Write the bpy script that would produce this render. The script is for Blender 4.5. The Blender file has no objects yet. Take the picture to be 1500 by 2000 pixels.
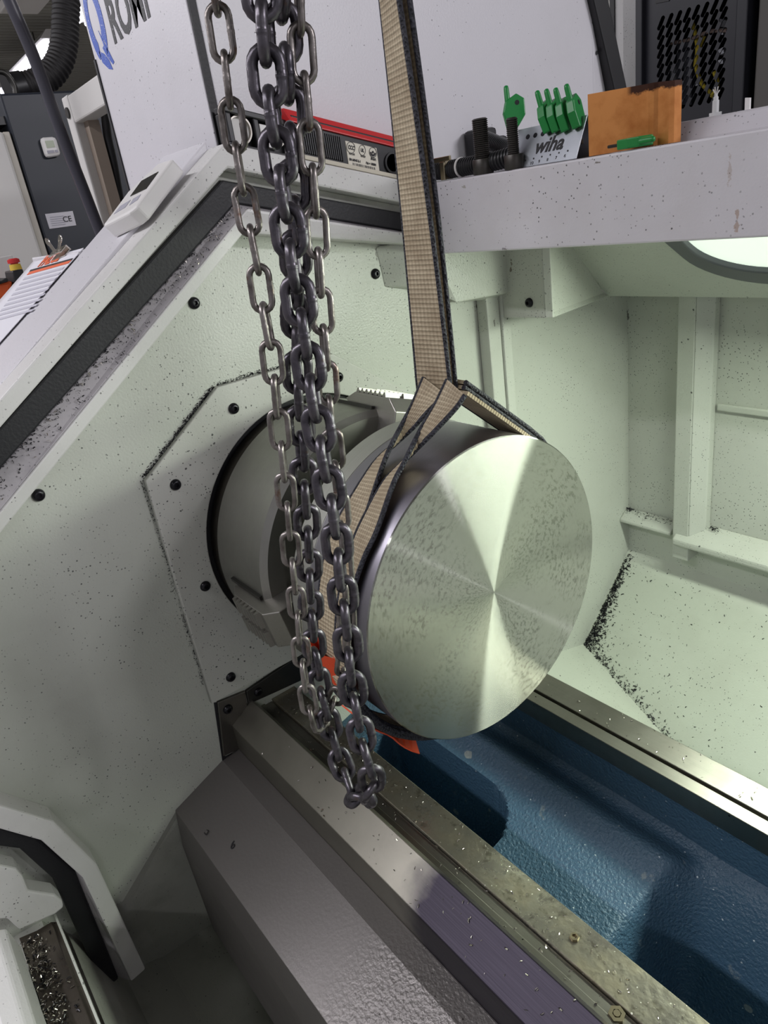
import bpy, bmesh, math, random
from mathutils import Vector, Matrix
random.seed(7)
PI = math.pi
S = bpy.context.scene
COL = S.collection

# ------------------------------------------------------------------ camera
CAM = Vector((0.567625, -0.541846, 1.571794))
YAW, PITCH, ROLL, FPX = 0.964364107, 0.412446738, 0.154563488, 1392.69781
def cam_axes():
    a, b, c = YAW, PITCH, ROLL
    f = Vector((-math.sin(a)*math.cos(b), math.cos(a)*math.cos(b), -math.sin(b)))
    r = Vector((math.cos(a), math.sin(a), 0)); d = f.cross(r)
    r2 = math.cos(c)*r + math.sin(c)*d
    d2 = -math.sin(c)*r + math.cos(c)*d
    return r2, d2, f
RX, DY, FW = cam_axes()
cd = bpy.data.cameras.new('camera'); cam = bpy.data.objects.new('camera', cd); COL.objects.link(cam)
cd.sensor_fit = 'HORIZONTAL'; cd.sensor_width = 36.0; cd.lens = FPX/1500*36.0
cd.clip_start = 0.02; cd.clip_end = 100
M = Matrix((( RX.x, -DY.x, -FW.x, CAM.x), (RX.y, -DY.y, -FW.y, CAM.y), (RX.z, -DY.z, -FW.z, CAM.z), (0, 0, 0, 1)))
cam.matrix_world = M
S.camera = cam

# ------------------------------------------------------------------ world, lights, exposure
S.view_settings.view_transform = 'Standard'; S.view_settings.look = 'None'
S.view_settings.gamma = 1.0; S.view_settings.use_curve_mapping = False
S.view_settings.exposure = 0.0
w = bpy.data.worlds.new('world'); S.world = w; w.use_nodes = True
w.node_tree.nodes['Background'].inputs[0].default_value = (0.93, 0.92, 1.0, 1)
w.node_tree.nodes['Background'].inputs[1].default_value = 0.35
def area(name, loc, size, power, color, target=None, rot=None):
    l = bpy.data.lights.new(name, 'AREA'); l.shape = 'RECTANGLE'; l.size, l.size_y = size
    l.energy = power; l.color = color
    o = bpy.data.objects.new(name, l); COL.objects.link(o); o.location = loc
    if target is not None:
        o.rotation_euler = (Vector(target)-Vector(loc)).to_track_quat('-Z', 'Y').to_euler()
    if rot is not None: o.rotation_euler = rot
    return o
SHOP = (0.97, 0.95, 1.0)
# rows of ceiling tubes in the shop, running along the machine, then one added fill across it
area('ceiling_row_front', (-3.8, -2.9, 3.9), (9.0, 0.18), 350, SHOP, rot=(0, 0, 0))
area('ceiling_row_far_end', (13.5, -2.9, 3.9), (13.0, 0.18), 230, SHOP, rot=(0, 0, 0))
area('ceiling_row_rear', (-2.0, 3.1, 3.9), (14.0, 0.18), 150, SHOP, rot=(0, 0, 0))
area('cover_fill_across', (6.5, 3.8, 3.9), (0.2, 3.0), 300, SHOP, rot=(0, math.radians(40), 0))  # added fill that brightens the cover's side panel, no known fixture there
# the machine's own work light, under the ledge
LAMP = (0.90, 1.0, 0.84)
area('work_light_tube', (0.62, 0.60, 1.395), (1.25, 0.09), 20, LAMP, rot=(math.radians(-31), 0, 0))

# ------------------------------------------------------------------ photo geometry helpers
def ray(u, v): return RX*((u-750)/FPX) + DY*((v-1000)/FPX) + FW
def PX(u, v, x): d = ray(u, v); return CAM + d*((x-CAM.x)/d.x)
def PY(u, v, y): d = ray(u, v); return CAM + d*((y-CAM.y)/d.y)
def PZ(u, v, z): d = ray(u, v); return CAM + d*((z-CAM.z)/d.z)
def PL(u, v, p, n):
    d = ray(u, v); n = Vector(n); return CAM + d*((Vector(p)-CAM).dot(n)/d.dot(n))

# ------------------------------------------------------------------ materials
def lin(h):
    r = []
    for i in (0, 2, 4):
        c = int(h[i:i+2], 16)/255
        r.append(c/12.92 if c <= 0.04045 else ((c+0.055)/1.055)**2.4)
    return (*r, 1)
class NT:
    def __init__(s, name):
        s.m = bpy.data.materials.new(name); s.m.use_nodes = True
        s.t = s.m.node_tree; s.b = s.t.nodes['Principled BSDF']
    def n(s, typ, **kw):
        nd = s.t.nodes.new(typ)
        for k, v in kw.items():
            if k.startswith('i_'): nd.inputs[k[2:]].default_value = v
            else: setattr(nd, k, v)
        return nd
    def l(s, a, b): s.t.links.new(a, b)
    def pos(s): return s.n('ShaderNodeNewGeometry').outputs['Position']
    def obj(s): return s.n('ShaderNodeTexCoord').outputs['Object']
    def math(s, op, a, b=None):
        nd = s.n('ShaderNodeMath', operation=op)
        for i, x in enumerate((a, b)):
            if x is None: continue
            if isinstance(x, (int, float)): nd.inputs[i].default_value = x
            else: s.l(x, nd.inputs[i])
        return nd.outputs[0]
    def mixc(s, fac, a, b):
        nd = s.n('ShaderNodeMix', data_type='RGBA')
        if isinstance(fac, (int, float)): nd.inputs[0].default_value = fac
        else: s.l(fac, nd.inputs[0])
        for i, x in ((6, a), (7, b)):
            if isinstance(x, tuple): nd.inputs[i].default_value = x
            else: s.l(x, nd.inputs[i])
        return nd.outputs[2]
    def noise(s, vec, scale, detail=3, rough=.5):
        nd = s.n('ShaderNodeTexNoise'); nd.inputs['Scale'].default_value = scale
        nd.inputs['Detail'].default_value = detail; nd.inputs['Roughness'].default_value = rough
        s.l(vec, nd.inputs['Vector']); return nd.outputs['Fac']
    def ramp(s, fac, a, b, ca=(0, 0, 0, 1), cb=(1, 1, 1, 1)):
        nd = s.n('ShaderNodeValToRGB'); nd.color_ramp.elements[0].position = a; nd.color_ramp.elements[1].position = b
        nd.color_ramp.elements[0].color = ca; nd.color_ramp.elements[1].color = cb
        s.l(fac, nd.inputs[0]); return nd.outputs[0]
    def scale(s, vec, v):
        nd = s.n('ShaderNodeVectorMath', operation='MULTIPLY'); s.l(vec, nd.inputs[0]); nd.inputs[1].default_value = v
        return nd.outputs[0]
    def bump(s, h, strength, dist):
        nd = s.n('ShaderNodeBump'); nd.inputs['Strength'].default_value = strength; nd.inputs['Distance'].default_value = dist
        s.l(h, nd.inputs['Height']); s.l(nd.outputs[0], s.b.inputs['Normal']); return nd
    def specks(s, vec, scale, keep, size):
        # irregular chips: a fraction of voronoi cells carry a small dark spot
        dn = s.n('ShaderNodeTexNoise'); dn.inputs['Scale'].default_value = scale*1.7; s.l(vec, dn.inputs['Vector'])
        ad = s.n('ShaderNodeVectorMath', operation='MULTIPLY_ADD'); s.l(dn.outputs['Color'], ad.inputs[0])
        ad.inputs[1].default_value = (0.35/scale,)*3; s.l(vec, ad.inputs[2])
        vo = s.n('ShaderNodeTexVoronoi'); vo.inputs['Scale'].default_value = scale; s.l(ad.outputs[0], vo.inputs['Vector'])
        sep = s.n('ShaderNodeSeparateColor'); s.l(vo.outputs['Color'], sep.inputs[0])
        k = s.math('LESS_THAN', sep.outputs[0], keep)
        sz = s.math('MULTIPLY', sep.outputs[1], size)
        return s.math('MULTIPLY', k, s.math('LESS_THAN', vo.outputs['Distance'], sz))
def simple(name, hexc, rough=.5, metal=0.0, bump=None, spec=None, coat=0):
    t = NT(name); t.b.inputs['Base Color'].default_value = lin(hexc)
    t.b.inputs['Roughness'].default_value = rough; t.b.inputs['Metallic'].default_value = metal
    if coat: t.b.inputs['Coat Weight'].default_value = coat
    if bump: t.bump(t.noise(t.obj(), bump[0], 3), bump[1], bump[2])
    return t.m
def paint(name, hexc, peel=.25, speck=.10, rough=.42, dirt=.25, dirtc='8a867c', speckc='2b2a2c', fine=1.0, blots=()):
    t = NT(name); p = t.pos()
    big = t.ramp(t.noise(p, 5.5, 6, .62), .48, .80)
    c = t.mixc(t.math('MULTIPLY', big, dirt), lin(hexc), lin(dirtc))
    s1 = t.specks(p, 210, speck*2.2*fine, .25); s2 = t.specks(p, 80, speck*.6, .15)
    dens = t.ramp(t.noise(p, 9, 3), .32, .62)
    m = t.math('MAXIMUM', t.math('MULTIPLY', s1, dens), s2)
    c = t.mixc(t.math('MULTIPLY', m, .85), c, lin(speckc))
    for cen, siz, col, amt in blots:      # stains and chipped spots with their own place on the panel
        d = t.n('ShaderNodeVectorMath', operation='SUBTRACT'); t.l(p, d.inputs[0]); d.inputs[1].default_value = tuple(cen)
        d2 = t.n('ShaderNodeVectorMath', operation='DIVIDE'); t.l(d.outputs[0], d2.inputs[0]); d2.inputs[1].default_value = siz
        ln = t.n('ShaderNodeVectorMath', operation='LENGTH'); t.l(d2.outputs[0], ln.inputs[0])
        mk = t.ramp(t.math('ADD', ln.outputs['Value'], t.math('MULTIPLY', t.noise(p, 95, 5, .7), 1.5)), .95, 1.5, (1, 1, 1, 1), (0, 0, 0, 1))
        c = t.mixc(t.math('MULTIPLY', mk, amt), c, lin(col))
    t.l(c, t.b.inputs['Base Color']); t.b.inputs['Roughness'].default_value = rough
    t.bump(t.noise(p, 300, 2), peel, .0012)
    return t.m
def brushed(name, hexc, axis=(1, 90, 90), rough=.3, streak=.35, metal=1.0, spots=0.0, aniso=0.0, dark='3a3a38', dirty=.3):
    t = NT(name); p = t.pos()
    st = t.noise(t.scale(p, axis), 9, 4, .6)
    bl = t.ramp(t.noise(p, 14, 5, .6), .42, .72)
    c = t.mixc(t.math('MULTIPLY', st, streak), lin(hexc), lin(dark))
    c = t.mixc(t.math('MULTIPLY', bl, dirty), c, lin(dark))
    if spots:
        sp = t.specks(p, 160, spots, .2); c = t.mixc(sp, c, lin('26241f'))
    t.l(c, t.b.inputs['Base Color']); t.b.inputs['Metallic'].default_value = metal
    rr = t.math('ADD', t.math('MULTIPLY', bl, .12), rough); t.l(rr, t.b.inputs['Roughness'])
    t.b.inputs['Anisotropic'].default_value = aniso
    t.bump(st, .12, .0006)
    return t.m
def emis(name, hexc, strength):
    t = NT(name); t.b.inputs['Base Color'].default_value = lin(hexc)
    t.b.inputs['Emission Color'].default_value = lin(hexc); t.b.inputs['Emission Strength'].default_value = strength
    return t.m

MP = {}
MP['inner'] = paint('enclosure paint', 'b9bcb3', .40, .42, .36, .22, blots=[(PY(999, 522, .452), (.016, .02, .034), '5a4a3a', .8), (PX(735, 497, -.41), (.01, .006, .03), '3d2f28', .8), (PX(932, 600, -.41), (.02, .008, .025), '35312d', .8), (PX(968, 632, -.38), (.02, .006, .02), '4a4540', .7), (PX(1226, 615, -.41), (.012, .012, .035), '23221f', .8), (PX(380, 880, -.41), (.02, .10, .10), '7d7776', .35)])
MP['outer'] = paint('cover paint', 'd3d1d6', .16, .07, .40, .10)
MP['frame'] = paint('frame paint', 'd2d1cf', .18, .26, .42, .25)
MP['soot'] = paint('sooty channel paint', 'b5b1b4', .18, .5, .45, .9, dirtc='55505a')
MP['beam'] = paint('ledge paint', 'cfccd2', .16, .36, .42, .20, dirtc='9b8f83', blots=[(PY(1170, 317, .29), (.016, .01, .006), '77716b', .95), (PY(985, 486, .29), (.016, .01, .007), '6d676c', .8), (PY(1305, 478, .29), (.028, .01, .003), '4a3026', .9), (PY(1440, 430, .29), (.008, .02, .05), '9a7a62', .6), (PY(1425, 330, .29), (.008, .02, .05), '9a8474', .4), (PY(905, 365, .29), (.02, .02, .008), '8a8474', .6)])
MP['chute'] = paint('chip chute paint', 'bcc0b5', .2, .24, .45, .25)
MP['dim'] = paint('shaded grimy lower paint', 'a9aaa2', .25, .15, .5, .7, dirtc='5f5f55')  # darker base paints in the shade of folds and recesses; blotches are grime
MP['plate'] = paint('cover plate paint', 'bcbdb6', .2, .5, .42, .45, dirtc='8f8a84')
MP['black'] = simple('black oxide', '15141a', .28, .4)
MP['gun'] = simple('gunmetal', '45423f', .4, .6)
MP['rubber'] = simple('black rubber', '17171b', .55, 0, (260, .4, .001))
MP['plastic'] = simple('black plastic', '1a1a1d', .42)
MP['steel'] = brushed('ground way steel', '8f8c84', (1, 90, 90), .34, .30, 1, .06)
MP['dullsteel'] = brushed('dull steel', '77746f', (60, 60, 1), .36, .25, 1, .03)
MP['darksteel'] = brushed('dark steel', '4a4947', (1, 90, 90), .42, .3, .9, .03)
MP['chucksteel'] = brushed('chuck steel', 'a3a29c', (90, 1, 1), .42, .18, 1, .0, dirty=.15)
MP['jawsteel'] = brushed('jaw steel', 'a5a29d', (1, 60, 60), .4, .2, 1, .02, dirty=.15)
MP['green'] = simple('green plastic', '17803a', .38)
MP['red'] = simple('red plastic', 'c62a2c', .4)
MP['white'] = simple('white plastic', 'e4e2e0', .4)
MP['paper'] = simple('paper', 'dcdbe2', .7)
MP['ink'] = simple('black ink', '17161a', .6)
MP['orangeink'] = simple('orange ink', 'e2663a', .6)
MP['grayink'] = simple('grey ink', 'a9a8b3', .6)
MP['paleink'] = simple('pale grey ink', 'c0bfca', .6)
MP['chrome'] = simple('chrome', 'd6d0c6', .18, 1)
MP['brass'] = simple('plated brass', 'a89d84', .32, 1)
MP['navy'] = simple('slate blue cabinet paint', '222731', .45)
MP['shopwhite'] = simple('white machine paint', 'cfcdca', .5)
MP['orange'] = simple('orange paint', 'd2551c', .5)
MP['tag'] = simple('orange sleeve', 'e2502a', .5, 0, (500, .3, .001))
MP['duct'] = simple('black duct rubber', '1d1b1c', .6)
MP['zinc'] = brushed('zinc plate', 'aeb2b8', (60, 1, 60), .32, .12, .9, 0, dirty=.05)
MP['lcd'] = simple('lcd glass', '8b9678', .25)
MP['darklcd'] = simple('dark lcd', '2a2926', .15)
MP['glow'] = emis('tube glow', 'f6f4ff', 5.0)
MP['lens'] = emis('work light lens', 'e4f2e2', 0.85)

# ------------------------------------------------------------------ object helpers
def link(o, parent=None):
    COL.objects.link(o)
    if parent is not None: o.parent = parent
    return o
def tag(o, label=None, cat=None, group=None, kind=None):
    if label: o['label'] = label
    if cat: o['category'] = cat
    if group: o['group'] = group
    if kind: o['kind'] = kind
    return o
def thing(name, label, cat, loc=(0, 0, 0), group=None):
    o = bpy.data.objects.new(name, None); o.empty_display_size = .05; link(o); o.location = loc
    return tag(o, label, cat, group)
def wloc(o):
    v = Vector((0, 0, 0))
    while o is not None: v = v+o.location; o = o.parent
    return v
class MB:
    def __init__(s): s.v = []; s.f = []
    def add(s, vs, fs):
        k = len(s.v); s.v += [tuple(v) for v in vs]; s.f += [tuple(i+k for i in f) for f in fs]; return s
    def hexa(s, a):          # 8 corners: bottom ring 4, top ring 4
        return s.add(a, [(3, 2, 1, 0), (4, 5, 6, 7), (0, 1, 5, 4), (1, 2, 6, 5), (2, 3, 7, 6), (3, 0, 4, 7)])
    def box(s, x0, x1, y0, y1, z0, z1):
        return s.hexa([(x0, y0, z0), (x1, y0, z0), (x1, y1, z0), (x0, y1, z0), (x0, y0, z1), (x1, y0, z1), (x1, y1, z1), (x0, y1, z1)])
    def obox(s, c, ax, ay, az):   # oriented box: centre and half vectors
        c = Vector(c); ax = Vector(ax); ay = Vector(ay); az = Vector(az)
        return s.hexa([c-ax-ay-az, c+ax-ay-az, c+ax+ay-az, c-ax+ay-az, c-ax-ay+az, c+ax-ay+az, c+ax+ay+az, c-ax+ay+az])
    def prism(s, poly, fn0, fn1):   # poly of 2d points, two maps to 3d
        n = len(poly); a = [fn0(p) for p in poly]+[fn1(p) for p in poly]
        return s.add(a, [tuple(range(n-1, -1, -1)), tuple(range(n, 2*n))]+[(i, (i+1) % n, n+(i+1) % n, n+i) for i in range(n)])
    def xprism(s, poly, x0, x1): return s.prism(poly, lambda p: (x0, p[0], p[1]), lambda p: (x1, p[0], p[1]))
    def slab(s, pts, n, t):         # polygon given in 3d, thickened along -n
        n = Vector(n).normalized(); k = len(pts); a = [Vector(p) for p in pts]; b = [p-n*t for p in a]
        return s.add(a+b, [tuple(range(k)), tuple(range(2*k-1, k-1, -1))]+[((i+1) % k, i, k+i, k+(i+1) % k) for i in range(k)])
    def sheet(s, prof, x0, x1, t=.002):   # open profile (y,z) swept along x, with thickness
        n = len(prof); off = []
        for i in range(n):
            a = Vector(prof[max(0, i-1)]); b = Vector(prof[min(n-1, i+1)]); d = (b-a).normalized(); off.append((prof[i][0]-d.y*t, prof[i][1]+d.x*t))
        return s.xprism(list(prof)+off[::-1], x0, x1)
    def tube(s, path, r, n=10, cap=True, closed=False):
        P = [Vector(p) for p in path]; m = len(P); prev = None; rings = []
        for i in range(m):
            if closed: t = (P[(i+1) % m]-P[i-1]).normalized()
            else: t = (P[min(i+1, m-1)]-P[max(i-1, 0)]).normalized()
            if prev is None:
                u = t.orthogonal().normalized()
            else:
                u = (prev-t*prev.dot(t)).normalized()
            prev = u; vv = t.cross(u); rr = r[i] if isinstance(r, (list, tuple)) else r
            rings.append([P[i]+(u*math.cos(2*PI*k/n)+vv*math.sin(2*PI*k/n))*rr for k in range(n)])
        vs = [q for g in rings for q in g]; fs = []
        for i in range(m if closed else m-1):
            j = (i+1) % m
            for k in range(n): fs.append((i*n+k, i*n+(k+1) % n, j*n+(k+1) % n, j*n+k))
        if cap and not closed: fs += [tuple(range(n-1, -1, -1)), tuple((m-1)*n+k for k in range(n))]
        return s.add(vs, fs)
    def lathe(s, prof, c, axis=(1, 0, 0), n=64, closed_ends=True):   # prof: (along, radius)
        ax = Vector(axis).normalized(); u = ax.orthogonal().normalized(); v = ax.cross(u); c = Vector(c)
        vs = [c+ax*a+(u*math.cos(2*PI*k/n)+v*math.sin(2*PI*k/n))*r for a, r in prof for k in range(n)]
        fs = []
        for i in range(len(prof)-1):
            for k in range(n): fs.append((i*n+k, i*n+(k+1) % n, (i+1)*n+(k+1) % n, (i+1)*n+k))
        if closed_ends: fs += [tuple(range(n-1, -1, -1)), tuple((len(prof)-1)*n+k for k in range(n))]
        return s.add(vs, fs)
    def mesh(s, name, smooth=None):
        me = bpy.data.meshes.new(name); me.from_pydata(s.v, [], s.f); me.update()
        bm = bmesh.new(); bm.from_mesh(me); bmesh.ops.recalc_face_normals(bm, faces=bm.faces)
        bm.to_mesh(me); bm.free()
        if smooth is not None:
            me.shade_smooth()
            me.set_sharp_from_angle(angle=math.radians(smooth))
        return me
    def build(s, name, mat, parent=None, bevel=0, smooth=None, seg=2):
        me = s.mesh(name, smooth); me.materials.append(mat)
        o = bpy.data.objects.new(name, me); link(o, parent)
        if parent is not None: o.location = -wloc(parent)
        if bevel:
            b = o.modifiers.new('bevel', 'BEVEL'); b.width = bevel; b.segments = seg; b.limit_method = 'ANGLE'; b.angle_limit = math.radians(30)
        return o
def frame(o, x, y):       # matrix from origin and two in-plane directions
    x = Vector(x).normalized(); z = x.cross(Vector(y)).normalized(); y = z.cross(x)
    return Matrix(((x.x, y.x, z.x, o[0]), (x.y, y.y, z.y, o[1]), (x.z, y.z, z.z, o[2]), (0, 0, 0, 1)))
def curve_mesh(cu, name, mat, mw, parent):
    ob = bpy.data.objects.new('tmp', cu); COL.objects.link(ob)
    dg = bpy.context.evaluated_depsgraph_get(); dg.update()
    me = bpy.data.meshes.new_from_object(ob.evaluated_get(dg)); me.name = name
    bpy.data.objects.remove(ob); bpy.data.curves.remove(cu)
    me.transform(mw); me.materials.clear(); me.materials.append(mat)
    o = bpy.data.objects.new(name, me); link(o, parent)
    if parent is not None: o.location = -wloc(parent)
    return o
def text(s, size, mw, mat, parent, name='lettering', thick=.0002, bold=0.0, shear=0, sx=1.0, align='LEFT'):
    cu = bpy.data.curves.new('t', 'FONT'); cu.body = s; cu.size = size; cu.extrude = thick; cu.offset = bold; cu.shear = shear; cu.align_x = align
    cu.resolution_u = 3
    return curve_mesh(cu, name, mat, mw @ Matrix.Diagonal((sx, 1, 1, 1)), parent)
def plate2d(loops, mw, mat, name, parent, ext=.003, bev=0.0):
    cu = bpy.data.curves.new('c', 'CURVE'); cu.dimensions = '2D'; cu.fill_mode = 'BOTH'; cu.extrude = ext; cu.bevel_depth = bev
    for lp in loops:
        sp = cu.splines.new('POLY'); sp.points.add(len(lp)-1); sp.use_cyclic_u = True
        for p, q in zip(sp.points, lp): p.co = (q[0], q[1], 0, 1)
    return curve_mesh(cu, name, mat, mw, parent)
def circ(cx, cy, r, n=64, ry=None): return [(cx+r*math.cos(2*PI*k/n), cy+(ry or r)*math.sin(2*PI*k/n)) for k in range(n)]
def spline(pts, n=8):
    P = [Vector(p) for p in pts]; P = [P[0]*2-P[1]]+P+[P[-1]*2-P[-2]]; out = []
    for i in range(1, len(P)-2):
        a, b, c, d = P[i-1], P[i], P[i+1], P[i+2]
        for k in range(n):
            t = k/n; out.append(.5*((2*b)+(c-a)*t+(2*a-5*b+4*c-d)*t*t+(3*b-a-3*c+d)*t**3))
    out.append(P[-2]); return out

# button-head socket screw, shared mesh, head along +x
def bolt_mesh():
    m = MB(); prof = [(-.002, .0085), (.0, .0085), (.003, .0078), (.0048, .0062), (.0056, .0044)]
    n = 24
    for a, r in prof:
        for k in range(n): m.v.append((a, r*math.cos(2*PI*k/n), r*math.sin(2*PI*k/n)))
    for i in range(len(prof)-1):
        for k in range(n): m.f.append((i*n+k, i*n+(k+1) % n, (i+1)*n+(k+1) % n, (i+1)*n+k))
    b = len(m.v); hx = []
    for dz in (.0056, .002):     # hexagon socket
        for k in range(n):
            t = 2*PI*k/n; a = ((t+PI/6) % (PI/3))-PI/6; r = .0031/math.cos(a)*.98
            m.v.append((dz, r*math.cos(t), r*math.sin(t)))
    for k in range(n):
        m.f.append(((len(prof)-1)*n+k, (len(prof)-1)*n+(k+1) % n, b+(k+1) % n, b+k))
        m.f.append((b+k, b+(k+1) % n, b+n+(k+1) % n, b+n+k))
    m.f.append(tuple(b+n+k for k in range(n)))
    me = m.mesh('bolt', 40); me.materials.append(MP['black']); return me
BOLT = bolt_mesh()
def bolt(p, parent, normal=(1, 0, 0), s=1.0):
    o = bpy.data.objects.new('bolt', BOLT); link(o, parent)
    o.rotation_euler = Vector(normal).to_track_quat('X', 'Z').to_euler(); o.location = Vector(p)-wloc(parent); o.scale = (s, s, s)
    return o
def chips(name, fn, n, size, mat, parent=None, curl=.5):
    # a scatter of tiny curled slivers lying on a surface; fn() -> (point, normal)
    m = MB()
    for i in range(n):
        p, nn = fn(); nn = Vector(nn).normalized(); s = size*random.uniform(.35, 1.3)
        u = nn.orthogonal().normalized(); u.rotate(Matrix.Rotation(random.uniform(0, 2*PI), 3, nn)); v = nn.cross(u)
        wdt = s*random.uniform(.18, .4); lift = s*curl*random.random(); th = nn*s*.12; up = nn*s*.06
        a = Vector(p)-u*s*.5+up; b = Vector(p)+nn*lift+up; c = Vector(p)+u*s*.5+v*s*random.uniform(-.3, .3)+up
        q = v*wdt*.5
        m.add([a-q, a+q, b-q, b+q, c-q, c+q, a+th, b+th, c+th],
              [(0, 2, 7, 6), (1, 6, 7, 3), (2, 4, 8, 7), (3, 7, 8, 5), (0, 1, 3, 2), (2, 3, 5, 4), (0, 6, 1), (4, 5, 8)])
    o = m.build(name, mat, parent); o['kind'] = 'stuff'; return o

# ================================================================== enclosure shell (setting)
XW = -0.41                                     # inner end wall plane
WALLPOLY = [(-.66, .60), (-.489, .60), (-.367, .704), (-.271, .743), (-.25, .70), (-.25, .30), (.90, .30), (.90, 1.36), (.55, 1.50), (.28, 1.52), (-.05, 1.60), (-.62, 1.20), (-.68, 1.0)]
wl = MB().xprism(WALLPOLY, XW-.012, XW).build('wall_left', MP['inner']); wl['kind'] = 'structure'
# lower return of the end wall, folded back under the way cover
m = MB(); m.slab([(XW, -.49, .60), (XW, -.367, .704), (XW, -.262, .745), (-.465, -.25, .36), (-.475, -.48, .36)], (1, 0, 0), .004)
m.slab([(XW, -.66, .60), (XW, -.489, .60), (-.475, -.48, .36), (-.475, -.66, .36)], (1, 0, 0), .004)
m.build('lower_panel', MP['dim'], wl)
for u, v in ((379, 592), (75, 967), (-2, 1565), (733, 535)): bolt(PX(u, v, XW), wl)
# folded post on the end wall
m = MB().xprism([(.412, .70), (.445, .70), (.445, 1.40), (.412, 1.40)], XW, -.383)
m.xprism([(.445, .70), (.468, .70), (.468, 1.40), (.445, 1.40)], XW, -.378)
m.build('wall_post', MP['inner'], wl, bevel=.003)
bolt(PY(962, 800, .44), wl, (1, -.3, 0), .9)
# housing hanging in the corner below the ledge
T = (-.364, .323, 1.387); G0 = (-.364, .30, 1.50); G1 = (-.364, .47, 1.50); G2 = (-.364, .47, 1.380)
W0 = (XW, .197, 1.50); W1 = (XW, .202, 1.473); W2 = (XW, .206, 1.435); W3 = (XW, .47, 1.365); W4 = (XW, .47, 1.50); E1 = (-.364, .289, 1.462); E2 = (-.384, .262, 1.430)
m = MB(); m.add([T, G0, G1, G2, W0, W1, W2, W3, W4, E1, E2],
    [(0, 3, 2, 1, 9), (4, 1, 2, 8), (5, 9, 1, 4), (6, 10, 9, 5), (10, 0, 9), (6, 7, 3, 0, 10), (7, 8, 2, 3), (4, 8, 7, 6, 5)])
m.build('corner_housing', MP['inner'], wl, bevel=.003)
# bracket carrying the lamp panel
A = (-.281, .45, 1.338); m = MB()
m.slab([(XW, .45, 1.335), A, (-.281, .45, 1.52), (XW, .45, 1.52)], (0, -1, 0), .004)
m.slab([A, (-.268, .457, 1.338), (-.268, .457, 1.52), (-.281, .45, 1.52)], (1, -1, 0), .004)
m.slab([(-.268, .457, 1.338), (-.402, .80, 1.309), (-.402, .60, 1.45), (-.268, .457, 1.52)], (1, .35, 0), .004)
br = m.build('lamp_bracket', MP['inner'], wl, bevel=.002)
bolt(PY(1034, 591, .45), wl, (0, -1, 0)); bolt(PY(945, 590, .447), wl, (0, -1, 0))

# back wall with post and ledge strips
yb = .88
wb = MB().box(XW, 1.7, yb, yb+.012, .655, 1.42).build('wall_back', MP['inner']); wb['kind'] = 'structure'
m = MB().xprism([(.835, .70), (.835, 1.36), (.88, 1.36), (.88, .70)], -.262, -.222)
m.prism([(-.222, .835), (-.195, .86), (-.195, .88), (-.222, .88)], lambda p: (p[0], p[1], .765), lambda p: (p[0], p[1], 1.36))
m.build('back_post', MP['inner'], wb, bevel=.003)
m = MB().xprism([(.88, .775), (.862, .772), (.842, .757), (.842, .749), (.88, .745)], XW, -.272); m.build('ledge_strip', MP['inner'], wb, bevel=.003)
m = MB().xprism([(.88, .785), (.858, .780), (.822, .757), (.822, .742), (.83, .738), (.88, .745)], -.255, 1.7); m.build('ledge_strip', MP['inner'], wb, bevel=.004)
m = MB().box(-.19, 1.7, .872, .88, 1.06, 1.075); m.build('pressed_rib', MP['inner'], wb, bevel=.003)
# sloping chip chute under the back wall
kz = .983
def cz(y): return .655-(yb-y)*kz
m = MB(); m.slab([(XW, .686, cz(.686)), (.15, .527, cz(.527)), (1.7, .24, cz(.24)), (1.7, yb, cz(yb)), (XW, yb, cz(yb))], (0, -kz, 1), .004)
fl = m.build('floor_chute', MP['chute']); fl['kind'] = 'structure'
m = MB(); m.slab([(XW, .686, cz(.686)), (XW, .216, .602), (.15, .227, .396), (.15, .527, .306)], (0, .25, 1), .004)
m.build('corner_gusset', MP['chute'], fl)
# inclined panel that carries the work light
LPZ = lambda y: 1.309+(.80-y)*.60
m = MB()
pn = Vector((0, -.60, -1)).normalized()
m.slab([(-.402, .80, LPZ(.80)), (1.7, .80, LPZ(.80)), (1.7, .36, LPZ(.36)), (-.30, .36, LPZ(.36))], pn, .003)
m.slab([(-.402, .80, LPZ(.80)), (1.7, .80, LPZ(.80)), (1.7, yb, LPZ(.80)+.02), (XW, yb, LPZ(.80)+.02)], (0, 0, -1), .003)
wu = m.build('wall_upper', MP['inner']); wu['kind'] = 'structure'
# front ledge beam over the opening
m = MB().xprism([(.29, 1.473), (.29, 1.580), (.355, 1.580), (.368, 1.603), (.48, 1.603), (.48, 1.590), (.375, 1.590), (.365, 1.566), (.30, 1.566), (.30, 1.473)], -.372, 1.7)
tb = m.build('trim_1', MP['beam'], bevel=.0025); tb['kind'] = 'structure'

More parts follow.
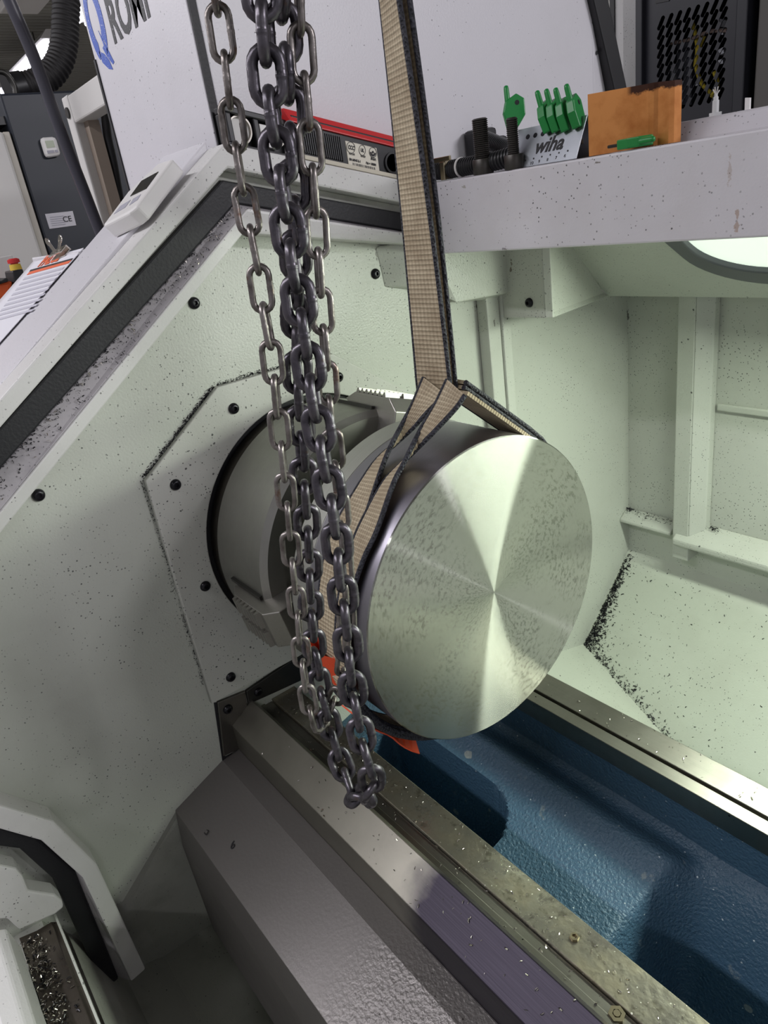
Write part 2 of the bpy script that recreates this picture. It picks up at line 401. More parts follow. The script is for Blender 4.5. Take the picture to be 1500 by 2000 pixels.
# frame of the door opening, profile in planes of constant x
def strip(name, a, b, xa, xb, mat, parent, back=.03, bevel=.0015):
    m = MB(); n = len(a)
    vs = [(xa, *p) for p in a]+[(xb, *p) for p in b]+[(min(xa, xb)-back, *p) for p in a]+[(min(xa, xb)-back, *p) for p in b]
    fs = []
    for i in range(n-1):
        j = i+1
        fs += [(i, j, n+j, n+i), (2*n+j, 2*n+i, 3*n+i, 3*n+j), (2*n+i, 2*n+j, j, i), (n+i, n+j, 3*n+j, 3*n+i)]
    fs += [(0, n, 3*n, 2*n), (n-1, 3*n-1, 4*n-1, 2*n-1)]
    m.add(vs, fs); return m.build(name, mat, parent, bevel=bevel)
O_ = [(.285, 1.580), (.235, 1.592), (-.050, 1.664), (-.408, 1.420), (-.66, 1.24), (-.75, 1.12), (-.74, .98), (-.66, .905)]
F_ = [(.285, 1.545), (.235, 1.558), (-.054, 1.634), (-.418, 1.388), (-.64, 1.235), (-.72, 1.12), (-.71, .985), (-.645, .905)]
S2 = [(.285, 1.506), (.235, 1.518), (-.045, 1.591), (-.435, 1.336), (-.60, 1.22), (-.665, 1.12), (-.652, .975), (-.596, .872), (-.559, .821), (-.533, .728), (-.5385, .486)]
S1 = [(.285, 1.534), (.235, 1.546), (-.058, 1.622), (-.422, 1.382), (-.63, 1.235), (-.70, 1.12), (-.69, .965), (-.606, .842), (-.583, .817), (-.5625, .739), (-.564, .485)]
L1 = [(.285, 1.500), (.235, 1.513), (-.038, 1.583), (-.452, 1.292), (-.59, 1.19), (-.648, 1.09), (-.635, .97), (-.592, .876), (-.555, .824), (-.528, .726), (-.525, .484)]
L2 = [(.285, 1.484), (.235, 1.497), (-.050, 1.553), (-.461, 1.264), (-.57, 1.18), (-.622, 1.08), (-.615, .97), (-.581, .908), (-.532, .840), (-.504, .731), (-.499, .484)]
fr = strip('trim_2', O_, F_, -.370, -.370, MP['frame'], None, .05, .003); fr['kind'] = 'structure'
strip('seal_seat', F_[:7], S1[:7], -.392, -.392, MP['dim'], fr, .02)
strip('rubber_seal', S1, S2, -.384, -.384, MP['rubber'], fr, .012, .003)
strip('drip_channel', S2, L1, -.388, -.369, MP['soot'], fr, .012)
strip('inner_lip', L1, L2, -.366, -.370, MP['frame'], fr, .042, .003)
# front splash wall and chip trough under the opening
m = MB().sheet([(-.66, .66), (-.60, .655), (-.575, .60), (-.53, .40), (-.46, .36), (-.30, .36)], -.475, 1.4, .003)
sp = m.build('floor', MP['dim']); sp['kind'] = 'structure'; sp.name = 'floor_trough'
m = MB().sheet([(-.580, .690), (-.577, .47), (-.54, .40), (-.515, .37)], -.372, 1.4, .003); m.build('splash_panel', MP['inner'], sp)

# ================================================================== lathe bed
bed = thing('lathe_bed', 'blue cast lathe bed with two ground steel ways and a grey sheet cover', 'lathe bed', (.4, 0, .30))
def bedfield():
    m = MB(); xs = [-.42+.005*i for i in range(205)]+[.61+.02*i for i in range(32)]; ys = [-.118+.004*j for j in range(66)]
    def ss(a, b, x): t = min(1, max(0, (x-a)/(b-a))); return t*t*(3-2*t)
    for x in xs:
        for y in ys:
            base = .700+(.75 if y > .05 else .28)*(y-.05)-.05*ss(.075, .13, y)
            dx = max(0, x+.085); slot = 1-ss(.062, .074, math.hypot(dx, y+.038))
            slot *= ss(-.345, -.325, x) if x < 0 else 1
            bay = ss(.185, .245, x-.12*max(0, y))*(1-ss(.9, .95, x))*(1-ss(.045, .13, y))
            z = base-.30*slot-.19*bay
            z += .0012*math.sin(40*x+9*y)*math.sin(33*y-11*x)
            m.v.append((x, y, z))
    ny = len(ys)
    for i in range(len(xs)-1):
        for j in range(ny-1): m.f.append((i*ny+j, (i+1)*ny+j, (i+1)*ny+j+1, i*ny+j+1))
    return m
t = NT('blue casting paint'); p = t.pos()
wn = t.specks(p, 34, .10, .3); wn2 = t.ramp(t.noise(p, 22, 5, .65), .66, .70)
c = t.mixc(t.math('MULTIPLY', t.math('MAXIMUM', wn, t.math('MULTIPLY', wn2, .5)), .55), lin('3d586e'), lin('a5a79e'))
c = t.mixc(t.math('MULTIPLY', t.specks(p, 150, .10, .2), .8), c, lin('c9d2d6'))
t.l(c, t.b.inputs['Base Color']); t.b.inputs['Roughness'].default_value = .38
t.bump(t.noise(p, 230, 3), .9, .0032); MP['blue'] = t.m
bedfield().build('casting', MP['blue'], bed, smooth=60)
MB().box(-.42, 1.22, .136, .19, .36, .775).build('casting_rail', MP['blue'], bed)
m = MB().box(-.42, 1.22, -.230, -.116, .36, .78); m.build('casting_rail', MP['blue'], bed)
# front way: flat plus raised inverted V, with a long worn polished band on its face
t = NT('worn way steel'); p = t.pos(); sx = t.n('ShaderNodeSeparateXYZ'); t.l(p, sx.inputs[0])
st = t.noise(t.scale(p, (2, 160, 160)), 6, 4, .6); edge = t.noise(p, 30, 3)
wear = t.ramp(t.math('ADD', sx.outputs[0], t.math('MULTIPLY', edge, .05)), .055, .10)
c1 = t.mixc(t.math('MULTIPLY', t.noise(p, 20, 5), .6), lin('8f8c82'), lin('66635c'))
c2 = t.mixc(st, lin('242128'), lin('413d47'))
t.l(t.mixc(wear, c1, c2), t.b.inputs['Base Color']); t.b.inputs['Metallic'].default_value = .9
t.l(t.math('ADD', .42, t.math('MULTIPLY', wear, .04)), t.b.inputs['Roughness']); t.bump(st, .15, .0006)
MP['worn'] = t.m
m = MB().xprism([(-.241, .742), (-.241, .802), (-.197, .830), (-.185, .812), (-.185, .742)], XW, 1.25); m.build('front_vee_way', MP['worn'], bed, bevel=.0012)
def wet(name, hexc, dark):
    t = NT(name); p = t.pos()
    b = t.ramp(t.noise(p, 16, 6, .65), .40, .68); b2 = t.ramp(t.noise(p, 75, 4, .7), .56, .70)
    c = t.mixc(t.math('MULTIPLY', b, .75), lin(hexc), lin(dark)); c = t.mixc(t.math('MULTIPLY', b2, .55), c, lin('4c4638'))
    c = t.mixc(t.specks(p, 190, .3, .22), c, lin('e6e4d6')); t.l(c, t.b.inputs['Base Color'])
    t.b.inputs['Metallic'].default_value = .85; t.l(t.math('ADD', t.math('MULTIPLY', b, .2), .25), t.b.inputs['Roughness'])
    t.bump(t.noise(p, 120, 4), .25, .0015); return t.m
MP['wet'] = wet('oily way steel', '9c998d', '807762')
m = MB().xprism([(-.185, .742), (-.185, .806), (-.175, .806), (-.175, .803), (-.161, .803), (-.161, .742)], XW, 1.25); m.build('way_step', MP['steel'], bed, bevel=.0006)
m = MB().xprism([(-.160, .742), (-.160, .8075), (-.1135, .8075), (-.1135, .742)], XW, 1.25); m.build('front_flat_way', MP['wet'], bed, bevel=.001)
# rear way
m = MB().xprism([(.130, .774), (.130, .808), (.150, .8085), (.150, .803), (.153, .803), (.153, .774)], XW, 1.25); m.build('rear_inner_way', MP['steel'], bed, bevel=.0008)
m = MB().xprism([(.154, .74), (.154, .8105), (.197, .8115), (.197, .74)], XW, 1.25); m.build('rear_flat_way', MP['steel'], bed, bevel=.001)
q = PZ(1205, 1984, .8035); MB().lathe([(0, .0085), (.004, .0085), (.004, .0045), (.002, .0045), (.002, .0005)], q, (0, 0, 1), 6).lathe([(.002, .0040), (.0046, .0034)], q, (0, 0, 1), 14).build('oil_fitting', MP['brass'], bed, smooth=30)
q = PZ(1122, 1832, .8078); MB().lathe([(0, .0055), (.003, .0050), (.003, .003), (.001, .003)], q, (0, 0, 1), 6).build('hex_nut', MP['brass'], bed)
# grey folded sheet that covers the front of the bed
t = NT('satin sheet steel'); p = t.pos()
n1 = t.noise(p, 7, 4); n2 = t.noise(t.scale(p, (30, 240, 240)), 2, 4, .7)
scr = t.ramp(n2, .70, .74)
c = t.mixc(t.math('MULTIPLY', n1, .5), lin('767270'), lin('64615f')); c = t.mixc(t.math('MULTIPLY', scr, .22), c, lin('b9b6b2'))
sx = t.n('ShaderNodeSeparateXYZ'); t.l(p, sx.inputs[0])
c = t.mixc(t.math('MULTIPLY', t.specks(p, 150, .35, .2), t.ramp(sx.outputs[0], .0, .12)), c, lin('201d1d'))
t.l(c, t.b.inputs['Base Color']); t.b.inputs['Metallic'].default_value = .55
t.l(t.math('ADD', t.math('MULTIPLY', t.noise(p, 30, 3), .12), .34), t.b.inputs['Roughness'])
bn = t.math('MULTIPLY', t.noise(p, 210, 3), t.math('ADD', .15, t.ramp(sx.outputs[0], -.06, .10)))
t.bump(bn, .5, .0022); MP['sheet'] = t.m
m = MB().sheet([(-.372, .42), (-.374, .630), (-.367, .704), (-.271, .743), (-.241, .748), (-.241, .752)], XW, 1.25, .0025)
cov = m.build('way_cover', MP['sheet'], bed, bevel=.0015)
# handwritten marker number and squiggles on the cover
def coverp(u, v): return PL(u, v, (0, -.367, .7076), (0, -.039, .096))
o = coverp(449, 1660); text('6', .017, frame(o, coverp(464, 1652)-o, coverp(449, 1636)-o), MP['ink'], bed, 'marker_writing', .0002, .0002, .2)
q = [coverp(*k)+Vector((0, 0, .001)) for k in ((399, 1627), (402, 1631), (405, 1629), (407, 1623), (404, 1622))]
o1 = MB().tube(spline(q, 4), .0007, 5).build('marker_writing', MP['ink'], bed)
# spindle-end block and its gasket where the bed meets the end wall
m = MB().slab([PX(*k, -.405) for k in ((425, 1372), (437, 1478), (492, 1452), (480, 1350))], (1, 0, 0), .006)
m.build('end_block', MP['dullsteel'], bed, bevel=.0015)
m = MB().slab([PX(*k, -.4085) for k in ((418, 1373), (435, 1489), (500, 1462), (492, 1452), (440, 1478), (428, 1372))], (1, 0, 0), .003); m.build('gasket', MP['rubber'], bed)
m = MB().slab([PX(*k, -.404) for k in ((481, 1350), (486, 1376), (540, 1352), (620, 1315), (620, 1265), (570, 1290))], (1, 0, 0), .006); m.build('end_plate', MP['darksteel'], bed, bevel=.0015)
bolt(PX(445, 1385, -.405), bed); bolt(PX(504, 1351, -.404), bed, s=.9)

# ================================================================== octagonal spindle cover plate
pc = thing('spindle_cover_plate', 'octagonal off-white speckled plate bolted to the end wall around the spindle', 'cover plate', (-.405, -.02, .87))
OCT = [(-.2625, .868), (-.2625, 1.257), (-.126, 1.354), (.078, 1.354), (.214, 1.257), (.214, .868)]
mw = Matrix(((0, 0, 1, -.4045), (1, 0, 0, 0), (0, 1, 0, 0), (0, 0, 0, 1)))
plate2d([OCT, circ(0, 1.1, .2065, 96)], mw, MP['plate'], 'plate', pc, .0035, .0018)
for y, z in ((.081, 1.317), (-.11, 1.319), (-.225, 1.238), (-.223, 1.068), (-.223, .896), (.175, 1.24), (.175, .90)): bolt((-.3995, y, z), pc)
m = MB().lathe([(0, .2065), (0, .150)], (-.4085, 0, 1.1), n=96, closed_ends=False); m.build('shadow_gap_ring', MP['rubber'], pc)  # black ring stands in for the shadowed gap between plate and chuck

# ================================================================== chuck
ch = thing('lathe_chuck', 'large ground steel three-jaw chuck on the spindle behind the billet', 'chuck', (-.37, 0, .90))
m = MB().lathe([(-.402, .1), (-.402, .197), (-.376, .197), (-.376, .1)], (0, 0, 1.1), n=128); m.build('adapter_ring', brushed('adapter steel', '5a554f', (90, 1, 1), .35, .3), ch, smooth=30)
m = MB().lathe([(-.376, .10), (-.376, .197), (-.373, .2), (-.244, .2), (-.237, .191), (-.237, .165), (-.242, .163), (-.242, .05)], (0, 0, 1.1), n=160); m.build('body', MP['chucksteel'], ch, smooth=25)
def jaw(ang, name='jaw'):
    rd = Vector((0, -math.sin(ang), math.cos(ang))); tn = Vector((0, math.cos(ang), math.sin(ang))); X = Vector((1, 0, 0)); c0 = Vector((0, 0, 1.1))
    def P(x, r, s): return c0+X*x+rd*r+tn*s
    m = MB(); pr = [(-.31, .12), (-.31, .196), (-.322, .205), (-.30, .217), (-.218, .217), (-.200, .200), (-.200, .12)]
    hw = .030
    m.prism(pr, lambda p: P(p[0], p[1], -hw), lambda p: P(p[0], p[1], hw))
    j = m.build(name, MP['jawsteel'], ch, bevel=.0012)
    m = MB()
    for k in range(7):      # serrations across the outer face
        for s0, s1 in ((-hw, -.004), (.004, hw)):
            x = -.297+.0105*k; m.prism([(x, .217), (x+.0078, .217), (x+.0055, .2235), (x+.002, .2235)], lambda p: P(p[0], p[1], s0), lambda p: P(p[0], p[1], s1))
    k = m.build('serration', MP['jawsteel'], j)
    m = MB(); m.prism([(-.335, .19), (-.335, .2015), (-.248, .2015), (-.248, .19)], lambda p: P(p[0], p[1], -.036), lambda p: P(p[0], p[1], -.0305)); 
    m.build('slot', MP['darksteel'], ch)
    m = MB(); m.prism([(-.335, .19), (-.335, .2015), (-.248, .2015), (-.248, .19)], lambda p: P(p[0], p[1], .0305), lambda p: P(p[0], p[1], .036)); m.build('slot', MP['darksteel'], ch)
    return j
def angof(u, v, x): q = PX(u, v, x); return math.atan2(-q.y, q.z-1.1)
A0 = angof(748, 775, -.27)
for k in range(3): jaw(A0+k*2*PI/3)

# ================================================================== steel billet hanging in the sling
bl = thing('steel_billet', 'thick round steel billet with a bright turned face hanging in the sling', 'steel billet', (-.08, 0, .90))
t = NT('turned rim steel'); p = t.pos(); sx = t.n('ShaderNodeSeparateXYZ'); t.l(p, sx.inputs[0])
ring = t.noise(t.scale(p, (220, 2, 2)), 3, 3); band = t.ramp(sx.outputs[0], -.1205, -.1195)
sx2 = t.n('ShaderNodeMapRange'); sx2.inputs[1].default_value = -.121; sx2.inputs[2].default_value = -.119; t.l(sx.outputs[0], sx2.inputs[0])
c = t.mixc(sx2.outputs[0], lin('c0bfba'), lin('a09ca6')); t.l(t.mixc(t.math('MULTIPLY', ring, .25), c, lin('55535a')), t.b.inputs['Base Color'])
t.b.inputs['Metallic'].default_value = 1
t.l(t.math('SUBTRACT', .46, t.math('MULTIPLY', sx2.outputs[0], .12)), t.b.inputs['Roughness'])
t.b.inputs['Anisotropic'].default_value = .5; t.bump(ring, .1, .0004)
tg = t.n('ShaderNodeTangent', direction_type='RADIAL', axis='X'); t.l(tg.outputs[0], t.b.inputs['Tangent']); MP['rim'] = t.m
m = MB().lathe([(-.162, .05), (-.162, .196), (-.158, .2), (-.121, .2), (-.1205, .1994), (-.0015, .1994)], (0, 0, 1.1), n=192); m.build('rim', MP['rim'], bl, smooth=25)
t = NT('turned face steel'); p = t.n('ShaderNodeTexCoord').outputs['Object']
sx = t.n('ShaderNodeSeparateXYZ'); t.l(p, sx.inputs[0])
zz = sx.outputs[2]; r = t.math('SQRT', t.math('ADD', t.math('MULTIPLY', sx.outputs[1], sx.outputs[1]), t.math('MULTIPLY', zz, zz)))
cmb = t.n('ShaderNodeCombineXYZ'); t.l(r, cmb.inputs[0]); rings = t.noise(cmb.outputs[0], 420, 4, .7); rings2 = t.noise(cmb.outputs[0], 60, 3, .6)
th = t.math('ARCTAN2', sx.outputs[1], zz); pol = t.n('ShaderNodeCombineXYZ'); t.l(t.math('MULTIPLY', r, 190), pol.inputs[0]); t.l(t.math('MULTIPLY', th, 16), pol.inputs[1])
blot = t.noise(p, 14, 5, .7); wet_ = t.ramp(t.noise(pol.outputs[0], 1.0, 4, .72), .50, .58)
mask = t.math('MULTIPLY', t.ramp(blot, .40, .56), wet_)
c = t.mixc(t.math('MULTIPLY', rings, .22), lin('bdbeb7'), lin('92928d')); c = t.mixc(t.math('MULTIPLY', mask, .42), c, lin('7c7a70'))
g = t.n('ShaderNodeBsdfAnisotropic'); t.l(c, g.inputs['Color']); t.l(t.math('ADD', .23, t.math('MULTIPLY', mask, .04)), g.inputs['Roughness'])
g.inputs['Anisotropy'].default_value = .80
tg = t.n('ShaderNodeTangent', direction_type='RADIAL', axis='X'); t.l(tg.outputs[0], g.inputs['Tangent'])
bn = t.n('ShaderNodeBump'); bn.inputs['Strength'].default_value = .05; bn.inputs['Distance'].default_value = .0004
t.l(t.math('ADD', rings, t.math('MULTIPLY', rings2, .5)), bn.inputs['Height']); t.l(bn.outputs[0], g.inputs['Normal'])
t.l(g.outputs[0], t.t.nodes['Material Output'].inputs['Surface']); MP['face'] = t.m
m = MB().lathe([(-.0015, .1994), (0, .1980), (0, .15), (0, .10), (0, .05), (0, .0005)], (0, 0, 1.1), n=192, closed_ends=False)
fa = m.build('turned_face', MP['face'], bl, smooth=25)
# the radial tangent turns around the object's own x axis, so its origin sits on the spindle axis
fa.data.transform(Matrix.Translation((0, 0, -1.1))); fa.location = (.08, 0, .20)
# ================================================================== lifting sling choked around the billet
t = NT('tan webbing'); uv = t.n('ShaderNodeTexCoord').outputs['UV']
sx = t.n('ShaderNodeSeparateXYZ'); t.l(uv, sx.inputs[0])
rib = t.math('SINE', t.math('MULTIPLY', t.math('ADD', sx.outputs[0], t.math('MULTIPLY', t.noise(uv, 300, 2), .0012)), 2*PI/.0052))
yarn = t.math('SINE', t.math('MULTIPLY', sx.outputs[1], 26))
nz = t.noise(t.n('ShaderNodeNewGeometry').outputs['Position'], 420, 3, .7)
soil = t.ramp(t.noise(t.pos(), 22, 4, .6), .40, .66)
h = t.math('ADD', t.math('MULTIPLY', rib, .5), t.math('MULTIPLY', yarn, .35))
c = t.mixc(t.math('MULTIPLY', t.math('ADD', h, .85), .5), lin('96866e'), lin('e2d4b6')); c = t.mixc(t.math('MULTIPLY', nz, .5), c, lin('b7a68b'))
c = t.mixc(t.math('MULTIPLY', soil, .40), c, lin('806a50'))
t.l(c, t.b.inputs['Base Color']); t.b.inputs['Roughness'].default_value = .75; t.bump(t.math('ADD', h, t.math('MULTIPLY', nz, .8)), .7, .0016); MP['web'] = t.m
t = NT('black edge yarn'); p = t.pos(); v = t.n('ShaderNodeTexVoronoi'); v.inputs['Scale'].default_value = 330; t.l(p, v.inputs['Vector'])
t.l(t.mixc(t.ramp(v.outputs['Distance'], .25, .7), lin('16161d'), lin('34343d')), t.b.inputs['Base Color']); t.b.inputs['Roughness'].default_value = .7
t.bump(v.outputs['Distance'], .8, .003); MP['yarn'] = t.m
def ribbon(name, E1, E2, mat, parent, th=.0045):
    n = len(E1); me = bpy.data.meshes.new(name); vs = []; L = [0.0]
    for i in range(n):
        a = Vector(E1[i]); b = Vector(E2[i]); c0 = (Vector(E1[max(i-1, 0)])+Vector(E2[max(i-1, 0)]))*.5; c1 = (Vector(E1[min(i+1, n-1)])+Vector(E2[min(i+1, n-1)]))*.5
        nn = (c1-c0).cross(b-a).normalized()*th*.5
        vs += [a+nn, b+nn, b-nn, a-nn]
        if i: L.append(L[-1]+((Vector(E1[i])+Vector(E2[i]))*.5-(Vector(E1[i-1])+Vector(E2[i-1]))*.5).length)
    fs = []
    for i in range(n-1):
        for k in range(4): fs.append((4*i+k, 4*i+(k+1) % 4, 4*i+4+(k+1) % 4, 4*i+4+k))
    fs += [(3, 2, 1, 0), (4*n-4, 4*n-3, 4*n-2, 4*n-1)]
    me.from_pydata([tuple(v) for v in vs], [], fs); me.update()
    ul = me.uv_layers.new(name='uv'); vv = (-1, 1, 1, -1)
    for lo in me.loops: ul.data[lo.index].uv = (L[lo.vertex_index//4], vv[lo.vertex_index % 4])
    bm = bmesh.new(); bm.from_mesh(me); bmesh.ops.recalc_face_normals(bm, faces=bm.faces); bm.to_mesh(me); bm.free()
    me.materials.append(mat); o = bpy.data.objects.new(name, me); link(o, parent); o.location = -wloc(parent); return o
def strap(name, E1, E2, parent, cords=(1, 1), cr=.0028):
    o = ribbon(name, E1, E2, MP['web'], parent)
    for k, E in ((0, E1), (1, E2)):
        if cords[k]: MB().tube(E, cr, 8).build('edge_cord', MP['yarn'], o, smooth=60)
    return o
sl = thing('lifting_sling', 'tan webbing lifting sling with black edges choked around the steel billet', 'lifting sling', (-.067, 0, 1.30))
E1, E2, F1, F2 = [], [], [], []
for i in range(41):
    k = i/40; z = 2.30+(1.338-2.30)*k; kk = (1.80-z)/.44; kk = min(1, max(0, kk)); ph = math.radians(-24+34*kk)
    c0 = Vector((-.071+.004*math.sin(kk*3), 0, z)); e = Vector((math.cos(ph), math.sin(ph), 0)); nn = Vector((-math.sin(ph), math.cos(ph), 0))
    hw = .0245
    E1.append(c0-e*hw); E2.append(c0+e*hw); F1.append(c0-e*hw+nn*.0105); F2.append(c0+e*hw+nn*.0105)
strap('main_strap', E1, E2, sl); strap('main_strap', F1, F2, sl)
# front legs of the eye: free part from the choke to the tangent, then around the billet
RW = .2036
Kp = Vector((0, -.004, 1.372)); TA = math.radians(43); Tp = Vector((0, -RW*math.sin(TA), 1.1+RW*math.cos(TA)))
dirl = (Tp-Kp); nl = Vector((0, -dirl.z, dirl.y)); nl = nl if nl.z > 0 else -nl
def onleg(u, v, lift=0): return PL(u, v, Kp+nl.normalized()*lift, nl)
def arc(x, a, r=RW): a = math.radians(a); return Vector((x, -r*math.sin(a), 1.1+r*math.cos(a)))
d1 = [onleg(*p) for p in ((828, 738), (806, 790), (787, 826), (768, 862), (748, 908))]
g1 = [onleg(872, 772, -.003), onleg(843, 797, -.003), onleg(806, 836, -.010), onleg(771, 868, -.012), onleg(728, 908, -.005)]
A_ = [(-.047, 46), (-.044, 55), (-.042, 65), (-.043, 78), (-.046, 90), (-.048, 102), (-.046, 115), (-.044, 130), (-.044, 150)]
B_ = [(-.090, 46), (-.091, 55), (-.090, 65), (-.089, 78), (-.089, 90), (-.087, 102), (-.085, 115), (-.082, 130), (-.080, 150)]
rr = [RW, RW, RW, RW+.001, RW+.003, RW+.005, RW+.006, RW+.007, RW+.008]
strap('eye_leg', spline(d1+[arc(x, a, r) for (x, a), r in zip(A_, rr)], 5), spline(g1+[arc(x, a, r) for (x, a), r in zip(B_, rr)], 5), sl, cr=.003)
d2 = [onleg(*p, .004) for p in ((874, 742), (851, 790), (820, 842), (789, 904), (768, 945))]
g2 = [onleg(908, 772, .001), onleg(888, 800, .001), onleg(838, 853, -.002), onleg(784, 906, -.010), onleg(748, 945, -.002)]
A2 = [(-.019, 46), (-.021, 55), (-.024, 65), (-.028, 78), (-.033, 90), (-.037, 102), (-.038, 115), (-.038, 130), (-.038, 150)]
B2 = [(-.048, 46), (-.047, 55), (-.047, 65), (-.048, 78), (-.05, 90), (-.052, 102), (-.052, 115), (-.052, 130), (-.052, 150)]
strap('eye_leg', spline(d2+[arc(x, a, r+.002) for (x, a), r in zip(A2, rr)], 5), spline(g2+[arc(x, a, r+.002) for (x, a), r in zip(B2, rr)], 5), sl, cr=.003)
# rear leg going over the far side, three plies seen on edge
Kr = Vector((0, .012, 1.352))
for k in range(3):
    q1, q2 = [], []
    for i in range(16):
        s = i/15
        if s < .5:
            T2 = Vector((0, RW*math.sin(.72), 1.1+RW*math.cos(.72))); p = Kr.lerp(T2, s*2)
        else:
            a = .72+(s-.5)*2*1.7; p = Vector((0, RW*math.sin(a), 1.1+RW*math.cos(a)))
        up = Vector((0, .6, .8))*(.0062*k)
        xo = -.036-.012*min(1, s*2)+(.010 if k == 0 else 0)
        q1.append(Vector((xo, p.y, p.z))+up); q2.append(Vector((xo-.044, p.y, p.z))+up)
    strap('rear_leg', q1, q2, sl, (k > 0, 1), .0032)
# under the billet: stacked edge cords between the orange protective sleeve's lips
q1 = [arc(-.040, a, RW+.012) for a in range(100, 182, 6)]; q2 = [arc(-.085, a, RW+.012) for a in range(100, 182, 6)]
strap('under_strap', q1, q2, sl, cr=.005)
q1 = [arc(-.034-.0004*(a-90), a, RW+.020+.0016*max(0, a-136)) for a in range(118, 157, 4)]; q2 = [arc(-.088, a, RW+.020) for a in range(118, 157, 4)]
tg1 = ribbon('protective_sleeve', q1, q2, MP['tag'], sl, .0018); tg1['label'] = 'orange sleeve lip under the billet'
m = MB(); ring = []
for i, a in enumerate((90.5, 96, 104, 112, 119)):
    wv = (.024, .0225, .021, .019, .016)[i]; xo = (-.083, -.080, -.075, -.070, -.063)[i]; g = (.016, .014, .011, .009, .007)[i]
    ring.append([arc(xo-wv, a-2, RW+.004), arc(xo-wv*.4, a-1, RW+.004+g), arc(xo+wv*.5, a+1, RW+.004+g), arc(xo+wv, a+3, RW+.006), arc(xo+wv*.5, a+2, RW+.003), arc(xo-wv*.4, a, RW+.002)])
for g in ring: m.v += [tuple(p) for p in g]
for i in range(4):
    for k in range(6): m.f.append((6*i+k, 6*i+(k+1) % 6, 6*i+6+(k+1) % 6, 6*i+6+k))
sv = m.build('protective_sleeve', MP['tag'], sl); sv['label'] = 'orange sleeve slipped over the sling'
sv.modifiers.new('thick', 'SOLIDIFY').thickness = .0016
o0 = arc(-.068, 112, RW+.0135); xd = arc(-.062, 122, RW+.0135)-o0
text('V193', .010, frame(o0, xd, (1, 0, .25)), MP['ink'], sv, 'lettering', .0002, 0, 0, 1.0)
text('51', .010, frame(arc(-.080, 104, RW+.0165), xd, (1, 0, .25)), MP['ink'], sv, 'lettering', .0002)

# ================================================================== hoist chains
t = NT('dark chain steel'); p = t.pos()
c = t.mixc(t.ramp(t.noise(p, 70, 4, .6), .45, .7), lin('5a565c'), lin('3a383e')); c = t.mixc(t.ramp(t.noise(p, 40, 4, .7), .62, .74), c, lin('5b4a40'))
t.l(c, t.b.inputs['Base Color']); t.b.inputs['Metallic'].default_value = .75; t.l(t.math('ADD', t.math('MULTIPLY', t.noise(p, 90, 3), .2), .24), t.b.inputs['Roughness'])
t.bump(t.noise(p, 260, 3), .2, .0008); MP['chain'] = t.m
t = NT('bright chain steel'); p = t.pos()
c = t.mixc(t.ramp(t.noise(p, 60, 4, .6), .42, .7), lin('8d8784'), lin('5d5753')); c = t.mixc(t.ramp(t.noise(p, 34, 4, .7), .60, .72), c, lin('6b4a36'))
t.l(c, t.b.inputs['Base Color']); t.b.inputs['Metallic'].default_value = .8; t.l(t.math('ADD', t.math('MULTIPLY', t.noise(p, 90, 3), .2), .26), t.b.inputs['Roughness'])
t.bump(t.noise(p, 300, 3), .25, .0008); MP['chain2'] = t.m
def link_mesh(L, W, d, mat, name='link'):
    R = (W-d)/2; hl = (L-d)/2-R; pts = []; rads = []; n = 9
    for k in range(n): a = -PI/2+PI*k/(n-1); pts.append(Vector((R*math.sin(a)*-1, 0, hl+R*math.cos(a)))); rads.append(d/2)
    for z in (.5, .2, .06, .0, -.06, -.2, -.5): pts.append(Vector((-R, 0, hl*z))); rads.append(d/2*(1.0 if abs(z) > .1 else (1.10 if abs(z) > .01 else 1.05)))
    for k in range(n): a = -PI/2+PI*k/(n-1); pts.append(Vector((R*math.sin(a), 0, -hl-R*math.cos(a)))); rads.append(d/2)
    for z in (-.4, .4): pts.append(Vector((R, 0, hl*z))); rads.append(d/2)
    me = MB().tube(pts, rads, 12, closed=True).mesh(name, 70); me.materials.append(mat); return me
def chp(u, v, off=0.0):
    d = ray(u, v); mm = .045/.65; y0 = -.25+off
    return CAM+d*((y0-mm*1.7+mm*CAM.z-CAM.y)/(d.y-mm*d.z))
def resample(P, step, start=0.0):
    out = []; acc = -start
    for a, b in zip(P, P[1:]):
        L = (b-a).length
        while acc <= L:
            if acc >= 0: out.append((a.lerp(b, acc/L), (b-a).normalized()))
            acc += step
        acc -= L
    return out
def chain(root, path, me, pitch, turn, start=0.0, wob=8):
    # nodes one pitch apart along the path; every link spans from one node to the next
    D = spline(path, 14); N = [D[0]]; i = 0
    while i < len(D):
        if (D[i]-N[-1]).length >= pitch:
            a = D[i-1]; b = D[i]; lo, hi = 0.0, 1.0
            for _ in range(24):
                mid = (lo+hi)/2
                if (a.lerp(b, mid)-N[-1]).length < pitch: lo = mid
                else: hi = mid
            N.append(a.lerp(b, hi))
        else: i += 1
    for i in range(len(N)-1):
        p = (N[i]+N[i+1])*.5; tn = (N[i+1]-N[i]).normalized()
        view = (CAM-p); fn = (view-tn*view.dot(tn)).normalized()
        ang = math.radians(turn+(90 if i % 2 else 0)+random.uniform(-wob, wob))
        nrm = Matrix.Rotation(ang, 3, tn) @ fn; z = -tn; y = nrm; x = y.cross(z)
        o = bpy.data.objects.new('link', me); link(o, root)
        o.rotation_euler = Matrix((x, y, z)).transposed().to_euler(); o.location = p-wloc(root)
hand = thing('hand_chain', 'thin worn steel hoist chain hanging in a loop, outermost of the hanging chains', 'chain', (.04, -.27, 1.08))
LA = link_mesh(.0392, .0200, .0052, MP['chain2'])
